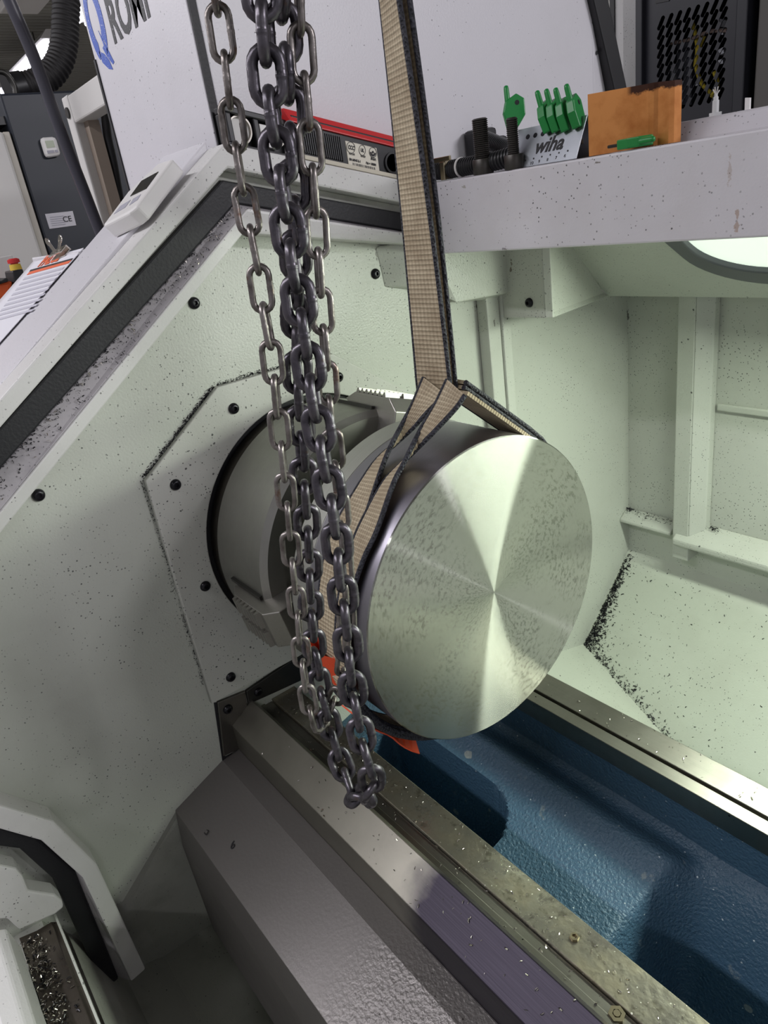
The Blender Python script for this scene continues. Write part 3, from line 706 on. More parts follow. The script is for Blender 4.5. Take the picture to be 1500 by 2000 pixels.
pa = [(399, -150), (412, -60), (421, 0), (432, 65), (444, 155), (455, 250), (470, 340), (482, 415), (500, 500), (513, 590), (525, 650), (535, 730), (545, 830), (555, 920), (562, 1000), (570, 1090), (580, 1180), (588, 1270), (598, 1345), (605, 1385)]
pc_ = [(576, -120), (582, -50), (585, 20), (590, 105), (597, 185), (604, 260), (611, 335), (616, 400), (620, 470), (624, 540), (629, 610), (635, 680), (640, 750), (646, 830), (655, 910), (664, 1000), (670, 1090), (676, 1180), (677, 1270), (664, 1345), (643, 1386)]
P = [chp(*q) for q in pa]+[chp(612, 1414, .005), chp(622, 1424, .015), chp(633, 1410, .026)]+[chp(*q, .034) for q in pc_[::-1]]
def UP(p, target=None, pitch=.03):     # carry a strand on upward; the length sets which link faces the viewer
    h = .5
    if target is not None:
        d = (p-target).length; h = pitch*(2*round(((.5+d)/pitch-.5)/2)+.5)-d
    return [p+Vector((0, 0, h)), p+Vector((0, 0, h/2))]
P = UP(P[0], chp(432, 65), .0288)+P+UP(P[-1])[::-1]
chain(hand, P, LA, .0288, 8)
load = thing('load_chain', 'thick black steel hoist chain hanging in a long loop in front of the billet', 'chain', (.10, -.28, 1.04))
LB = link_mesh(.0400, .0268, .0080, MP['chain'])
pb = [(497, -140), (505, -60), (512, 20), (517, 90), (523, 160), (538, 270), (557, 400), (574, 520), (592, 640), (613, 780), (634, 900), (652, 1005), (664, 1110), (677, 1230), (688, 1340), (702, 1420), (717, 1485), (728, 1518)]
pb2 = [(545, -140), (548, -40), (552, 50), (560, 150), (566, 250), (572, 360), (577, 460), (579, 560), (579, 660), (582, 760), (588, 850), (595, 950), (602, 1050), (606, 1150), (612, 1250), (624, 1335), (643, 1410), (660, 1475), (676, 1516)]
P = [chp(*q) for q in pb]+[chp(724, 1545, .004), chp(703, 1559, .012), chp(683, 1546, .020)]+[chp(*q, .026) for q in pb2[::-1]]
P = UP(P[0], chp(521, 150), .0240)+P+UP(P[-1])[::-1]
chain(load, P, LB, .0240, 6)

# ================================================================== headstock cover with printed name, display and safety switch
kS = .711
def zs(y): return 1.666+kS*(y+.062)
hc = thing('headstock_cover', 'off-white sheet metal headstock cover with blue and black printed maker name', 'machine cover', (-.6, -.2, 1.20))
m = MB().xprism([(-.052, zs(-.052)), (-.70, zs(-.70)), (-.70, zs(-.70)-.02), (-.052, zs(-.052)-.02)], -.566, -.418); m.build('sloped_panel', MP['outer'], hc, bevel=.002)
m = MB().xprism([(-.052, zs(-.052)-.02), (-.20, zs(-.20)-.02), (-.20, 1.50), (-.052, 1.50)], -.56, -.43); m.build('side_panel', MP['outer'], hc)
m = MB().xprism([(-.206, zs(-.206)-.002), (-.70, zs(-.70)-.002), (-.70, zs(-.70)-.03), (-.206, zs(-.206)-.03)], -.846, -.5685); m.build('sloped_panel', MP['outer'], hc, bevel=.002)
m = MB().box(-.846, -.5685, -.215, -.02, 1.535, 1.5615); m.build('top_panel', MP['outer'], hc, bevel=.002)
m = MB().box(-.846, -.84, -.70, -.02, 1.0, 1.16).xprism([(-.21, 1.54), (-.70, 1.18), (-.70, 1.0), (-.02, 1.0), (-.02, 1.54)], -.845, -.840); m.build('end_panel', MP['outer'], hc)
fp = MB().box(-.803, -.434, -.030, -.022, 1.55, 2.25).build('front_panel', MP['outer'], hc, bevel=.0015)
m = MB().box(-.438, -.430, -.018, .80, 1.50, 2.25); m.add([(-.43, .80, 1.50), (-.43, .80, 2.25), (-.44, .862, 2.25), (-.44, .862, 1.50), (-.45, .862, 1.5), (-.45, .862, 2.25), (-.45, .80, 2.25), (-.45, .80, 1.5)], [(0, 3, 2, 1), (3, 4, 5, 2), (4, 7, 6, 5), (0, 1, 6, 7)])
ep = m.build('side_panel', MP['outer'], hc, bevel=.0015)
MB().box(-.4345, -.4305, -.0285, -.0185, 1.66, 1.845).build('edge_seal', MP['rubber'], hc)
MB().box(-.4365, -.4285, -.032, -.018, 1.845, 2.25).build('edge_seal', MP['rubber'], hc)
MB().box(-.8035, -.7965, -.0325, -.0295, 1.56, 1.845).build('edge_seal', MP['rubber'], hc)
MB().lathe([(0, .0035), (.0006, .0035)], PX(1166, 103, -.4302), n=16).build('screw_hole', MP['rubber'], hc)
# print on the front panel: blue ring mark and black capitals
BLUE = NT('speckled blue print'); p = BLUE.pos(); BLUE.l(BLUE.mixc(BLUE.specks(p, 620, .35, .5), lin('3558b8'), lin('c4c8dc')), BLUE.b.inputs['Base Color']); BLUE.b.inputs['Roughness'].default_value = .45
INK2 = NT('speckled black print'); p = INK2.pos(); INK2.l(INK2.mixc(INK2.specks(p, 620, .24, .42), lin('1c1b20'), lin('b9b8c0')), INK2.b.inputs['Base Color']); INK2.b.inputs['Roughness'].default_value = .45
fmw = lambda x, z, y=-.0304: frame(Vector((x, y, z)), (1, 0, 0), (0, 0, 1))
cxl, czl = -.758, 1.888
def lg(pts): return pts
outer = []; N = 72
for k in range(N):
    a = -62+300*k/(N-1); a = math.radians(a); outer.append((.036*math.cos(a), .056*math.sin(a)))
inner = []
for k in range(N):
    a = -50+288*k/(N-1); a = math.radians(a); inner.append((.0190*math.cos(a)-.001, .034*math.sin(a)+.003))
plate2d([outer+[(-.012, -.047)]+inner[::-1]+[(.023, -.034)]], fmw(cxl, czl), BLUE.m, 'ring_mark', fp, .0003)
plate2d([[(.004, -.012), (.020, -.036), (.037, -.062), (.030, -.064), (.014, -.050), (.004, -.036), (.012, -.034)]], fmw(cxl, czl), BLUE.m, 'ring_mark', fp, .0003)
plate2d([[(-.016, -.036), (.004, -.044), (.018, -.056), (.024, -.070), (.008, -.066), (-.012, -.053)]], fmw(cxl, czl), BLUE.m, 'ring_mark', fp, .0003)
text('ROMI', .080, fmw(-.703, 1.8475), INK2.m, fp, 'lettering', .0003, .0022, 0, .80)

# display unit clipped to the slope
nS = Vector((0, -kS, 1)).normalized(); s0 = Vector((-.45, -.15, zs(-.15)))
def onS(u, v, off=0): return PL(u, v, s0+nS*off, nS)
du = thing('wall_display_unit', 'white plastic display unit with dark screen lying on the sloped machine cover', 'display unit', (-.43, -.15, zs(-.15)))
top = [onS(*q, .022) for q in ((200, 441), (252, 414), (266, 402), (337, 309), (310, 318), (250, 374))]
m = MB(); n = len(top); m.add(top+[p-nS*.0215 for p in top], [tuple(range(n)), tuple(range(2*n-1, n-1, -1))]+[((i+1) % n, i, n+i, n+(i+1) % n) for i in range(n)])
dh = m.build('housing', MP['white'], du, bevel=.0035, seg=3)
MB().slab([onS(*q, .0228) for q in ((254, 383), (285, 368), (309, 335), (276, 353))], nS, .001).build('screen', MP['darklcd'], du)
MB().slab([onS(*q, .0226) for q in ((222, 418), (244, 405), (255, 390), (235, 402))], nS, .001).build('key_pad', MP['grayink'], du)
MB().slab([onS(*q, .0226) for q in ((252, 401), (268, 390), (275, 379), (260, 388))], nS, .001).build('key_pad', MP['grayink'], du)

# price sheet held by a bulldog clip
ps = thing('printed_sheet', 'white printed sheet with orange heading clipped to the sloped cover', 'paper sheet', onS(80, 560))
cor = [onS(*q, .0015) for q in ((68, 511), (163, 484), (-60, 735), (-120, 735))]
pp = MB().slab(cor, nS, .0008).build('paper', MP['paper'], ps)
def strip_(a, b, mat, name): MB().slab([onS(*q, .0022) for q in (a[0], a[1], b[1], b[0])], nS, .0004).build(name, mat, pp)
strip_(((59, 527), (142, 504)), ((57, 531), (139, 508)), MP['ink'], 'printed_rule')
strip_(((57, 531), (139, 508)), ((52, 537), (133, 514)), MP['orangeink'], 'printed_band')
for k in range(9):
    dx, dy = -7.4*k, 10.2*k
    strip_(((50+dx-2, 542+dy), (127+dx-1, 521+dy)), ((46+dx-2, 547+dy), (122+dx-1, 526+dy)), MP['paleink'], 'table_row')
o = onS(73, 521, .0023); text('PALCE', .034, frame(o, onS(102, 512, .0023)-o, onS(78, 514, .0023)-o), MP['orangeink'], pp, 'lettering', .0002, .001)
cl = thing('bulldog_clip', 'small shiny steel bulldog clip gripping the top of the printed sheet', 'clip', onS(114, 497))
b0 = onS(118, 497, .004); xd = (onS(133, 490, .004)-onS(104, 503, .004)).normalized(); yd = nS.cross(xd)
MB().obox(b0+nS*.006, xd*.025, yd*.007, nS*.0012).obox(b0-nS*.001, xd*.025, yd*.007, nS*.0012).obox(b0+yd*.007+nS*.002, xd*.025, yd*.0012, nS*.005).build('jaw', MP['chrome'], cl, bevel=.001)
for sgn, tl in ((-1, .9), (1, .35)):
    q = b0+xd*.007*sgn+nS*.006; up = (nS*tl+yd*.4+xd*.35*sgn).normalized(); sd = up.cross(xd).normalized(); wx = sd.cross(up)
    h = MB().obox(q+up*.006, wx*.0042, sd*.0009, up*.008).lathe([(-.001, .0062), (.001, .0062)], q+up*.018, sd, 24).build('handle', MP['chrome'], cl, bevel=.0006)

# red and black safety switch on the roof of the frame
RZ = lambda y: 1.6645-.2545*(y+.05)
sw = thing('safety_switch', 'black interlock switch with red lid and certification label on the machine roof', 'switch', (-.40, .10, RZ(.10)))
def SW(x, y, h): return (x, y, RZ(y)+h)
def swbox(m, x0, x1, y0, y1, h0, h1): return m.hexa([SW(x0, y0, h0), SW(x1, y0, h0), SW(x1, y1, h0), SW(x0, y1, h0), SW(x0, y0, h1), SW(x1, y0, h1), SW(x1, y1, h1), SW(x0, y1, h1)])
SP = simple('cream base paint', 'c9c2b2', .6, 0, None)
swbox(MB(), -.425, -.372, .055, .31, .0005, .0065).build('base_plate', SP, sw, bevel=.001)
swbox(MB(), -.425, -.386, .066, .31, .007, .058).build('housing', MP['plastic'], sw, bevel=.002)
m = MB()
for k in range(22): swbox(m, -.387, -.3835, .069+.0035*k, .0708+.0035*k, .012, .044)
rb = m.build('cooling_ribs', MP['plastic'], sw); rb['kind'] = 'stuff'
m = MB(); m.add([SW(-.425, .064, .048), SW(-.382, .064, .048), SW(-.382, .31, .048), SW(-.425, .31, .048), SW(-.425, .060, .066), SW(-.392, .060, .066), SW(-.392, .31, .066), SW(-.425, .31, .066)], [(3, 2, 1, 0), (4, 5, 6, 7), (0, 1, 5, 4), (1, 2, 6, 5), (2, 3, 7, 6), (3, 0, 4, 7)])
m.build('red_lid', MP['red'], sw, bevel=.002)
lb = swbox(MB(), -.3865, -.3850, .1525, .209, .006, .041).build('label_plate', simple('label paper', 'd8d3c4', .5), sw, bevel=.0008)
def LBL(y, h): return frame(Vector(SW(-.3846, y, h)), (0, 1, -.2545), (0, 0, 1))
text('CCC', .0075, LBL(.1555, .0305), MP['ink'], lb, 'lettering', .0001, .0003, 0, .7)
plate2d([circ(0, 0, .0078, 32), circ(0, 0, .0071, 32)], LBL(.1608, .0330), MP['ink'], 'certification_ring', lb, .0001)
plate2d([circ(0, 0, .0062, 32, .0074), circ(0, 0, .0055, 32, .0066)], LBL(.1810, .0330), MP['ink'], 'certification_ring', lb, .0001)
text('UL', .0062, LBL(.1778, .0308), MP['ink'], lb, 'lettering', .0001, .0003, 0, .8)
plate2d([circ(0, 0, .0072, 32), circ(0, 0, .0064, 32)], LBL(.2005, .0335), MP['ink'], 'certification_ring', lb, .0001)
half = [(.0056*math.cos(PI+PI*k/16), .0056*math.sin(PI+PI*k/16)) for k in range(17)]
plate2d([half+[(.0026*math.cos(2*PI-PI*k/10), .0026*math.sin(2*PI-PI*k/10)) for k in range(11)]], LBL(.2005, .0335), MP['ink'], 'certification_mark', lb, .0001)
plate2d([circ(0, 0, .0018, 16)], LBL(.2005, .0338), MP['ink'], 'certification_mark', lb, .0001)
text('LISTED', .0036, LBL(.1765, .0235), MP['ink'], lb, 'lettering', .0001, .0001, 0, .8)
text('A2YU75', .0034, LBL(.1555, .0232), MP['ink'], lb, 'lettering', .0001, .0001, 0, .9)
text('BGIA', .0050, LBL(.1945, .0225), MP['ink'], lb, 'lettering', .0001, .0002, 0, .9)
text('EN 60947-5-1', .0046, LBL(.1545, .0150), MP['ink'], lb, 'lettering', .0001, .0002, 0, .8)
text('Fzh = 1000N', .0046, LBL(.1845, .0150), MP['ink'], lb, 'lettering', .0001, .0002, 0, .78)
m = MB(); y = .160
while y < .201:
    wv = random.choice((.0005, .0008, .0013)); a = [SW(-.38485, y, .0065), SW(-.38485, y+wv, .0065), SW(-.38485, y+wv, .0128), SW(-.38485, y, .0128)]; m.slab(a, (1, 0, 0), .0002); y += wv+random.choice((.0006, .001))
bc = m.build('barcode', MP['ink'], lb); bc['kind'] = 'stuff'
MB().lathe([(0, .0155), (.003, .0155), (.003, .0125), (-.006, .0125)], Vector(SW(-.386, .236, .025)), n=32).build('cable_entry', MP['plastic'], sw, smooth=40)
hd = swbox(MB(), -.425, -.395, -.028, .066, .001, .008)
swbox(hd, -.425, -.395, -.028, .066, .044, .052); swbox(hd, -.425, -.395, -.028, -.020, .008, .044); swbox(hd, -.425, -.410, -.020, .066, .008, .044); swbox(hd, -.41, -.395, .012, .020, .008, .044)
hd = hd.build('actuator_head', MP['plastic'], sw, bevel=.0015)
swbox(MB(), -.412, -.3985, .022, .046, .012, .040).build('key_plate', MP['white'], hd, bevel=.001)
MB().lathe([(0, .011), (.004, .011), (.004, .005), (-.002, .005)], Vector(SW(-.400, .047, .026)), n=24).build('key_slot', MP['chrome'], hd, smooth=40)
m = MB().lathe([(0, .0190), (.004, .0185), (.004, .0165), (0, .0165)], Vector(SW(-.404, -.008, .026)), n=40, closed_ends=False); m.build('turret_ring', MP['chrome'], hd, smooth=40)
MB().lathe([(-.004, .0164), (.001, .0164)], Vector(SW(-.405, -.008, .026)), n=40).build('turret_face', MP['shopwhite'], hd)

# ================================================================== things on the ledge
def stud(lbl, c, hr, hh, sr, sh):
    th = thing('socket_screw', lbl, 'screw', c, 'socket screws standing on the ledge'); c = Vector(c)
    MB().lathe([(0, hr*.97), (.001, hr), (hh-.001, hr), (hh, hr*.95)], c, (0, 0, 1), 40).build('head', MP['gun'], th, smooth=40)
    pr = [(hh, sr*.96)]; z = hh
    while z < hh+sh-.002: pr += [(z+.0006, sr*.86), (z+.0014, sr), (z+.0020, sr)]; z += .0026
    pr += [(hh+sh, sr*.8)]
    MB().lathe(pr, c, (0, 0, 1), 32).build('threaded_shank', MP['gun'], th, smooth=25)
stud('black socket screw standing head down beside the corrugated conduit, the thicker one', (-.262, .307, 1.5805), .0152, .021, .0115, .053)
stud('black socket screw standing head down against the zinc key stand, the slimmer one', (-.197, .303, 1.5805), .0140, .019, .0082, .046)
# zinc hex key stand
B0 = PY(1014, 327, .306); B1 = PY(1125, 310, .306); B0.z = B1.z = 1.581; T1 = PY(1147, 226, .330); T0 = PY(1012, 252, .330); T0.z = T1.z = (T0.z+T1.z)/2
ks = thing('hex_key_stand', 'bent zinc plate stand for hex keys with a black printed name on its face', 'tool stand', (B0+B1)/2)
m = MB(); nf = (B1-B0).cross(T0-B0).normalized(); nf = -nf if nf.y > 0 else nf
m.slab([B0, B1, T1, T0], nf, .0015); R0 = T0+Vector((.004, .006, -.001)); R1 = T1+Vector((.0, .006, -.001)); Q0 = Vector((B0.x+.006, .3535, 1.5815)); Q1 = Vector((B1.x+.02, .3535, 1.5815))
m.slab([T0, T1, R1, R0], (0, 0, 1), .0015); m.slab([R1, R0, Q0, Q1], (0, 1, .5), .0015)
kp = m.build('bent_plate', MP['zinc'], ks, bevel=.0004)
fx = (B1-B0).normalized(); fy = (T0-B0); fy = (fy-fx*fy.dot(fx)).normalized()
KS = lambda a, b: frame(B0+fx*a+fy*b+nf*.0003, fx, fy)
text('wiha', .028, KS(.021, .0165), MP['ink'], kp, 'lettering', .0002, .0006, .25, .95)
for k in range(6):
    plate2d([circ(0, 0, .0012, 12)], KS(.009+.0145*k, .0092+.0006*k), MP['ink'], 'size_dot', kp, .0001)
for k, s in enumerate(('10', '9', '8', '7', '6')): text(s, .006, KS(.019+.0145*k, .0018+.0006*k), MP['ink'], kp, 'lettering', .0001)
for k in range(3): plate2d([circ(0, 0, .0033, 20)], KS(.003+.0135*k, .042), MP['black'], 'key_hole', kp, .0003)
def hexkey(lbl, base, lean, yaw, s=1.0, flat=False):
    th = thing('hex_key', lbl, 'hex key', base, 'green flag handled hex keys')
    b = Vector(base); Rm = Matrix.Rotation(math.radians(yaw), 3, 'Z') @ Matrix.Rotation(math.radians(lean), 3, 'Y')
    if flat: Rm = Matrix.Rotation(math.radians(yaw), 3, 'Z') @ Matrix.Rotation(math.radians(90), 3, 'Y') @ Matrix.Rotation(math.radians(lean), 3, 'Z')
    P = lambda x, y, z: b+Rm @ Vector((x*s, y*s, z*s))
    prof = [(-.010, .000), (.006, .000), (.017, .014), (.017, .034), (.006, .042), (-.010, .034), (-.014, .020)]
    t2 = .0058
    MB().prism(prof, lambda p: P(-t2, p[0], p[1]), lambda p: P(t2, p[0], p[1])).build('flag_handle', MP['green'], th, bevel=.0016)
    MB().tube([P(0, -.006, .032), P(0, -.0065, .050), P(0, -.0066, .0535), P(0, -.0066, .0545)], [.0040*s, .0036*s, .0030*s, .0014*s], 14).build('tip_cap', MP['green'], th, smooth=60)
    MB().tube([P(0, -.002, .004), P(0, -.002, -.020)], .0020*s, 6).build('steel_blade', MP['darksteel'], th)
    MB().lathe([(-.0003, .0032*s), (.0003, .0032*s)], P(t2, .006, .030), Rm @ Vector((1, 0, 0)), 16).build('eyelet', MP['plastic'], th)
xs = (1072, 1091, 1111, 1133); lb4 = ('nearest the single key', 'second from the left', 'third from the left', 'nearest the copper sheet')
for k, (u, v) in enumerate(((1076, 258), (1092, 257), (1110, 256), (1131, 250))):
    hexkey('green flag hex key in the row of four on the stand, '+lb4[k], PY(u, v, .326), -14-2*(k == 0), 4+4*k, 1.0)
hexkey('single green flag hex key at the left end of the zinc stand', PY(1004, 249, .326), -8, -38, 1.0)
hexkey('green flag hex key lying on the ledge edge in front of the copper sheet', Vector((-.020, .302, 1.588)), 0, -6, .98, True)
# copper sheet
cs = thing('copper_sheet', 'bent copper sheet scrap standing on the ledge, brown stain on its top edge', 'copper sheet', (-.02, .32, 1.581))
t = NT('copper'); p = t.pos()
c = t.mixc(t.ramp(t.noise(p, 24, 5, .6), .40, .66), lin('d08d50'), lin('b06c34')); sz = t.n('ShaderNodeSeparateXYZ'); t.l(p, sz.inputs[0])
burn = t.math('MULTIPLY', t.ramp(t.math('ADD', sz.outputs[2], t.math('MULTIPLY', t.noise(p, 70, 4, .7), .014)), .0, 1), 1)
mr = t.n('ShaderNodeMapRange'); mr.inputs[1].default_value = 1.6475; mr.inputs[2].default_value = 1.650; t.l(t.math('ADD', sz.outputs[2], t.math('MULTIPLY', t.noise(p, 60, 4, .7), .016)), mr.inputs[0])
mx = t.n('ShaderNodeMapRange'); mx.inputs[1].default_value = -.022; mx.inputs[2].default_value = -.015; t.l(sz.outputs[0], mx.inputs[0])
c = t.mixc(t.math('MULTIPLY', mr.outputs[0], mx.outputs[0]), c, lin('3d2318')); t.l(c, t.b.inputs['Base Color'])
t.b.inputs['Metallic'].default_value = .65; t.b.inputs['Roughness'].default_value = .42; t.bump(t.noise(p, 90, 3), .12, .001)
pf = [(-.0745, .3105), (.006, .318), (.012, .3195), (.016, .3225), (.030, .3225), (.0335, .3265), (.034, .340)]
zt = (1.6515, 1.648, 1.648, 1.6477, 1.6462, 1.646, 1.646)
vs = [(x, y, 1.581) for x, y in pf]+[(x, y, z) for (x, y), z in zip(pf, zt)]; n = len(pf)
m = MB().add(vs, [(i, i+1, n+i+1, n+i) for i in range(n-1)]); o = m.build('bent_sheet', t.m, cs); o.modifiers.new('thick', 'SOLIDIFY').thickness = .0012
# corrugated conduit with fittings, and its plug on the side panel
cn = thing('cable_conduit', 'black corrugated conduit lying along the ledge with a brass clamp and plug', 'conduit', (-.30, .315, 1.581))
def corr(path, r, pitch, n=14, amp=.14):
    P = spline(path, 14); L = [0]
    for a, b in zip(P, P[1:]): L.append(L[-1]+(b-a).length)
    Q = resample(P, pitch/4); return MB().tube([q for q, _ in Q], [r*(1+amp*(1 if i % 4 in (1, 2) else -1)*.5) for i in range(len(Q))], n)
zc = 1.5955
corr([Vector((-.415, .318, zc+.004)), Vector((-.36, .315, zc)), Vector((-.31, .315, zc)), Vector((-.25, .317, zc)), Vector((-.215, .325, zc+.003))], .0125, .0050).build('corrugated_hose', MP['plastic'], cn, smooth=30)
corr([Vector((-.228, .335, zc-.001)), Vector((-.25, .352, zc+.012)), Vector((-.29, .365, zc+.026)), Vector((-.33, .375, zc+.040))], .0115, .0045).build('corrugated_hose', MP['plastic'], cn, smooth=30)
MB().lathe([(0, .0165), (.008, .0165), (.008, .0150), (.018, .0150)], (-.402, .3165, zc+.002), (1, 0, 0), 24).build('gland_nut', MP['plastic'], cn, smooth=40)
MB().lathe([(0, .0138), (.010, .0138)], (-.348, .315, zc), (1, 0, 0), 24).box(-.365, -.325, .300, .304, zc+.012, zc+.019).box(-.348, -.338, .299, .304, zc-.014, zc+.012).build('clamp', MP['brass'], cn, bevel=.0008)
MB().lathe([(0, .0142), (.004, .0142)], (-.318, .315, zc), (1, 0, 0), 24).build('spacer_ring', MP['shopwhite'], cn, smooth=40)
q = PX(957, 295, -.40)
pb_ = MB().box(-.428, -.385, q.y-.034, q.y+.006, q.z-.035, q.z+.036).box(-.428, -.392, q.y+.006, q.y+.040, q.z-.03, q.z+.022).build('plug_body', MP['plastic'], cn, bevel=.006)
# small air fitting behind the ledge lip
q = PY(1397, 226, .43); q.z = 1.6035
af = thing('air_fitting', 'small stepped clear fitting standing behind the ledge lip by the black cabinet', 'fitting', q)
MB().lathe([(0, .0075), (.005, .0075), (.005, .004), (.018, .004), (.019, .003), (.022, .003), (.023, .002), (.026, .002)], q, (0, 0, 1), 12).build('stepped_body', simple('clear plastic', 'cfd0d0', .2), af, smooth=30)
m = MB()
for k in range(7):
    a = k*2.4; p0 = q+Vector((0, 0, .024)); m.tube([p0, p0+Vector((.004*math.cos(a), .004*math.sin(a), .005+.002*(k % 3)))], .0007, 5)
sh = m.build('frayed_tip', MP['shopwhite'], af); sh['kind'] = 'stuff'

# ================================================================== work light
oP = Vector((0, .80, LPZ(.80))); sdir = Vector((0, -1, .60)).normalized(); nd = Vector((0, -.60, -1)).normalized()
def onP(u, v, off=.006): q = PL(u, v, oP+nd*off, nd)-oP; return q.x, q.dot(sdir)
ox, _ = onP(1306, 470); _, oy = onP(1460, 549); ix, _ = onP(1333, 470); _, iy = onP(1460, 529)
def rrect(x0, x1, y0, y1, r, n=10):
    o = []
    for cx_, cy_, a0 in ((x0+r, y0+r, PI), (x1-r, y0+r, -PI/2), (x1-r, y1-r, 0), (x0+r, y1-r, PI/2)):
        for k in range(n+1): a = a0+PI/2*k/n; o.append((cx_+r*math.cos(a), cy_+r*math.sin(a)))
    return o
wlgt = thing('work_light', 'long machine work light with a grey rubber rim and glowing lens under the ledge', 'work light', oP+Vector((.6, -.1, .05)))
mwp = frame(oP+nd*.004, (1, 0, 0), sdir); mwp = mwp if (mwp.to_3x3() @ Vector((0, 0, 1))).dot(nd) > 0 else mwp
W_ = ix-ox
OUT = rrect(ox, 1.45, oy, oy+.30, .115); INN = rrect(ix, 1.45-W_, iy, oy+.30-(iy-oy), .098)
plate2d([OUT, INN], frame(oP+nd*.005, (1, 0, 0), sdir), simple('grey rubber rim', '55575c', .45), 'rubber_rim', wlgt, .004, .003)
plate2d([INN], frame(oP+nd*.001, (1, 0, 0), sdir), MP['lens'], 'lens', wlgt, .001)

# ================================================================== door sill at the operator side
ds = thing('door_sill', 'off-white door sill with a wet steel channel full of bright chips', 'door sill', (.3, -.62, .60))
pts = [PX(*q, -.362) for q in ((-60, 1672), (0, 1690), (32, 1697), (45, 1712), (56, 1740), (108, 1748), (122, 1760), (125, 1772), (108, 1786), (38, 1817), (14, 1795), (-60, 1800))]
MB().slab(pts, (1, 0, 0), .03).build('end_block', MP['frame'], ds, bevel=.003)
MB().xprism([(-.628, .700), (-.606, .694), (-.586, .693), (-.578, .686), (-.574, .650), (-.578, .650), (-.583, .682), (-.606, .688), (-.628, .692)], -.360, 1.2).build('steel_channel', brushed('wet channel steel', '77706a', (1, 60, 60), .24, .3, .9, .2, dirty=.5, dark='4d4433'), ds, bevel=.0008)
MB().xprism([(-.668, .752), (-.645, .750), (-.634, .742), (-.629, .700), (-.64, .66), (-.668, .66)], -.345, 1.2).build('outer_rail', MP['frame'], ds, bevel=.003)
def trayp():
    x = random.uniform(-.35, .0); y = random.gauss(-.615, .009); y = min(-.590, max(-.627, y)); return Vector((x, y, .6965+(-.606-y)*.2+.0005)), (0, .1, 1)
o = chips('bright_chips', trayp, 460, .0044, MP['chrome'], ds, .5)
o = chips('dark_chips', trayp, 420, .0048, MP['black'], ds, .4)

# ================================================================== swarf lying about (uncountable)
c0 = Vector((XW, .88, .655)); c1 = Vector((XW, .686, cz(.686)))
def corner():
    k = random.random()
    if k < .62:
        s = random.random()**.6; p = c0.lerp(c1, s); g = abs(random.gauss(0, .010+.012*s*s)); p = p+Vector((g+.003, random.gauss(0, .006), 0)); p.z = max(cz(p.y), .43)+.0008; return p, (.2, -.6, .8)
    s = random.random(); a = Vector((XW, .686, cz(.686))); b = Vector((-.13, .607, cz(.607))); p = a.lerp(b, s**1.6); p = p+Vector((random.gauss(0, .018), random.gauss(0, .010), 0)); p.x = max(p.x, XW+.004); p.z = cz(p.y)+.001; return p, (0, -.7, .7)
tag(chips('dark_swarf', corner, 1500, .0052, MP['black'], None, .5), 'fine dark metal swarf gathered along the corner of the chip chute', 'swarf', None, 'stuff')
def chutep():
    p = Vector((random.uniform(-.40, .3), random.uniform(.45, .87), 0)); p.z = cz(p.y)+.0008; return p, (0, -.7, .7)
tag(chips('loose_swarf', chutep, 650, .0036, MP['black'], None, .3), 'loose dark specks of swarf scattered over the pale chip chute', 'swarf', None, 'stuff')
def ledgep():
    k = random.random()
    if k < .5: p = Vector((random.uniform(XW, -.27), random.uniform(.850, .878), .7735))
    elif k < .75: p = Vector((XW+abs(random.gauss(0, .012)), .872, .776))
    else: p = Vector((-.19+abs(random.gauss(0, .012)), .866+random.gauss(0, .005), .786))
    return p, (0, -.3, 1)
tag(chips('ledge_swarf', ledgep, 170, .0048, MP['black'], None, .5), 'dark swarf caught on the ledge strips of the back wall', 'swarf', None, 'stuff')
EDGES = [((-.2625, .90), (-.2625, 1.257), .8), ((-.2625, 1.257), (-.126, 1.354), 1.6), ((-.126, 1.354), (.03, 1.354), .9)]
def plateedge():
    a, b, _ = random.choices(EDGES, weights=[e[2] for e in EDGES])[0]; s = random.random(); d = Vector((b[0]-a[0], b[1]-a[1])).normalized(); g = abs(random.gauss(0, .0028))+.0015
    return Vector((XW+.0006, a[0]+(b[0]-a[0])*s-d.y*g, a[1]+(b[1]-a[1])*s+d.x*g)), (1, 0, 0)
tag(chips('edge_grime', plateedge, 1500, .0022, MP['black'], None, .2), 'black grime packed along the edge of the octagonal plate', 'grime', None, 'stuff')
def wayp():
    k = random.random(); x = random.uniform(-.38, .35)
    if k < .35: return Vector((x, random.uniform(-.158, -.116), .8080)), (0, 0, 1)
    if k < .55: return Vector((x, random.uniform(-.184, -.162), .8062)), (0, 0, 1)
    if k < .8: return Vector((x, random.uniform(.156, .196), .8115)), (0, 0, 1)
    y = random.uniform(-.239, -.199); return Vector((x, y, .802+(y+.241)*.636+.0006)), (0, -.5, .8)
tag(chips('bright_swarf', wayp, 330, .0034, MP['chrome'], None, .5), 'tiny bright chips and oil drops scattered on the lathe ways', 'swarf', None, 'stuff')
def chan():
    s = random.random(); g = random.random()**2.2*.85
    p = Vector((-.388, -.045, 1.591)).lerp(Vector((-.388, -.435, 1.336)), s).lerp(Vector((-.369, -.038, 1.583)).lerp(Vector((-.369, -.452, 1.292)), s), g)
    return p+Vector((.001, 0, .0004)), (.75, .35, .55)
tag(chips('channel_swarf', chan, 420, .0032, MP['black'], None, .6), 'black swarf lying in the channel below the sloping rubber seal', 'swarf', None, 'stuff')
tag(chips('channel_curls', chan, 60, .0045, MP['chrome'], None, .7), 'bright curled chips lying in the channel below the rubber seal', 'swarf', None, 'stuff')
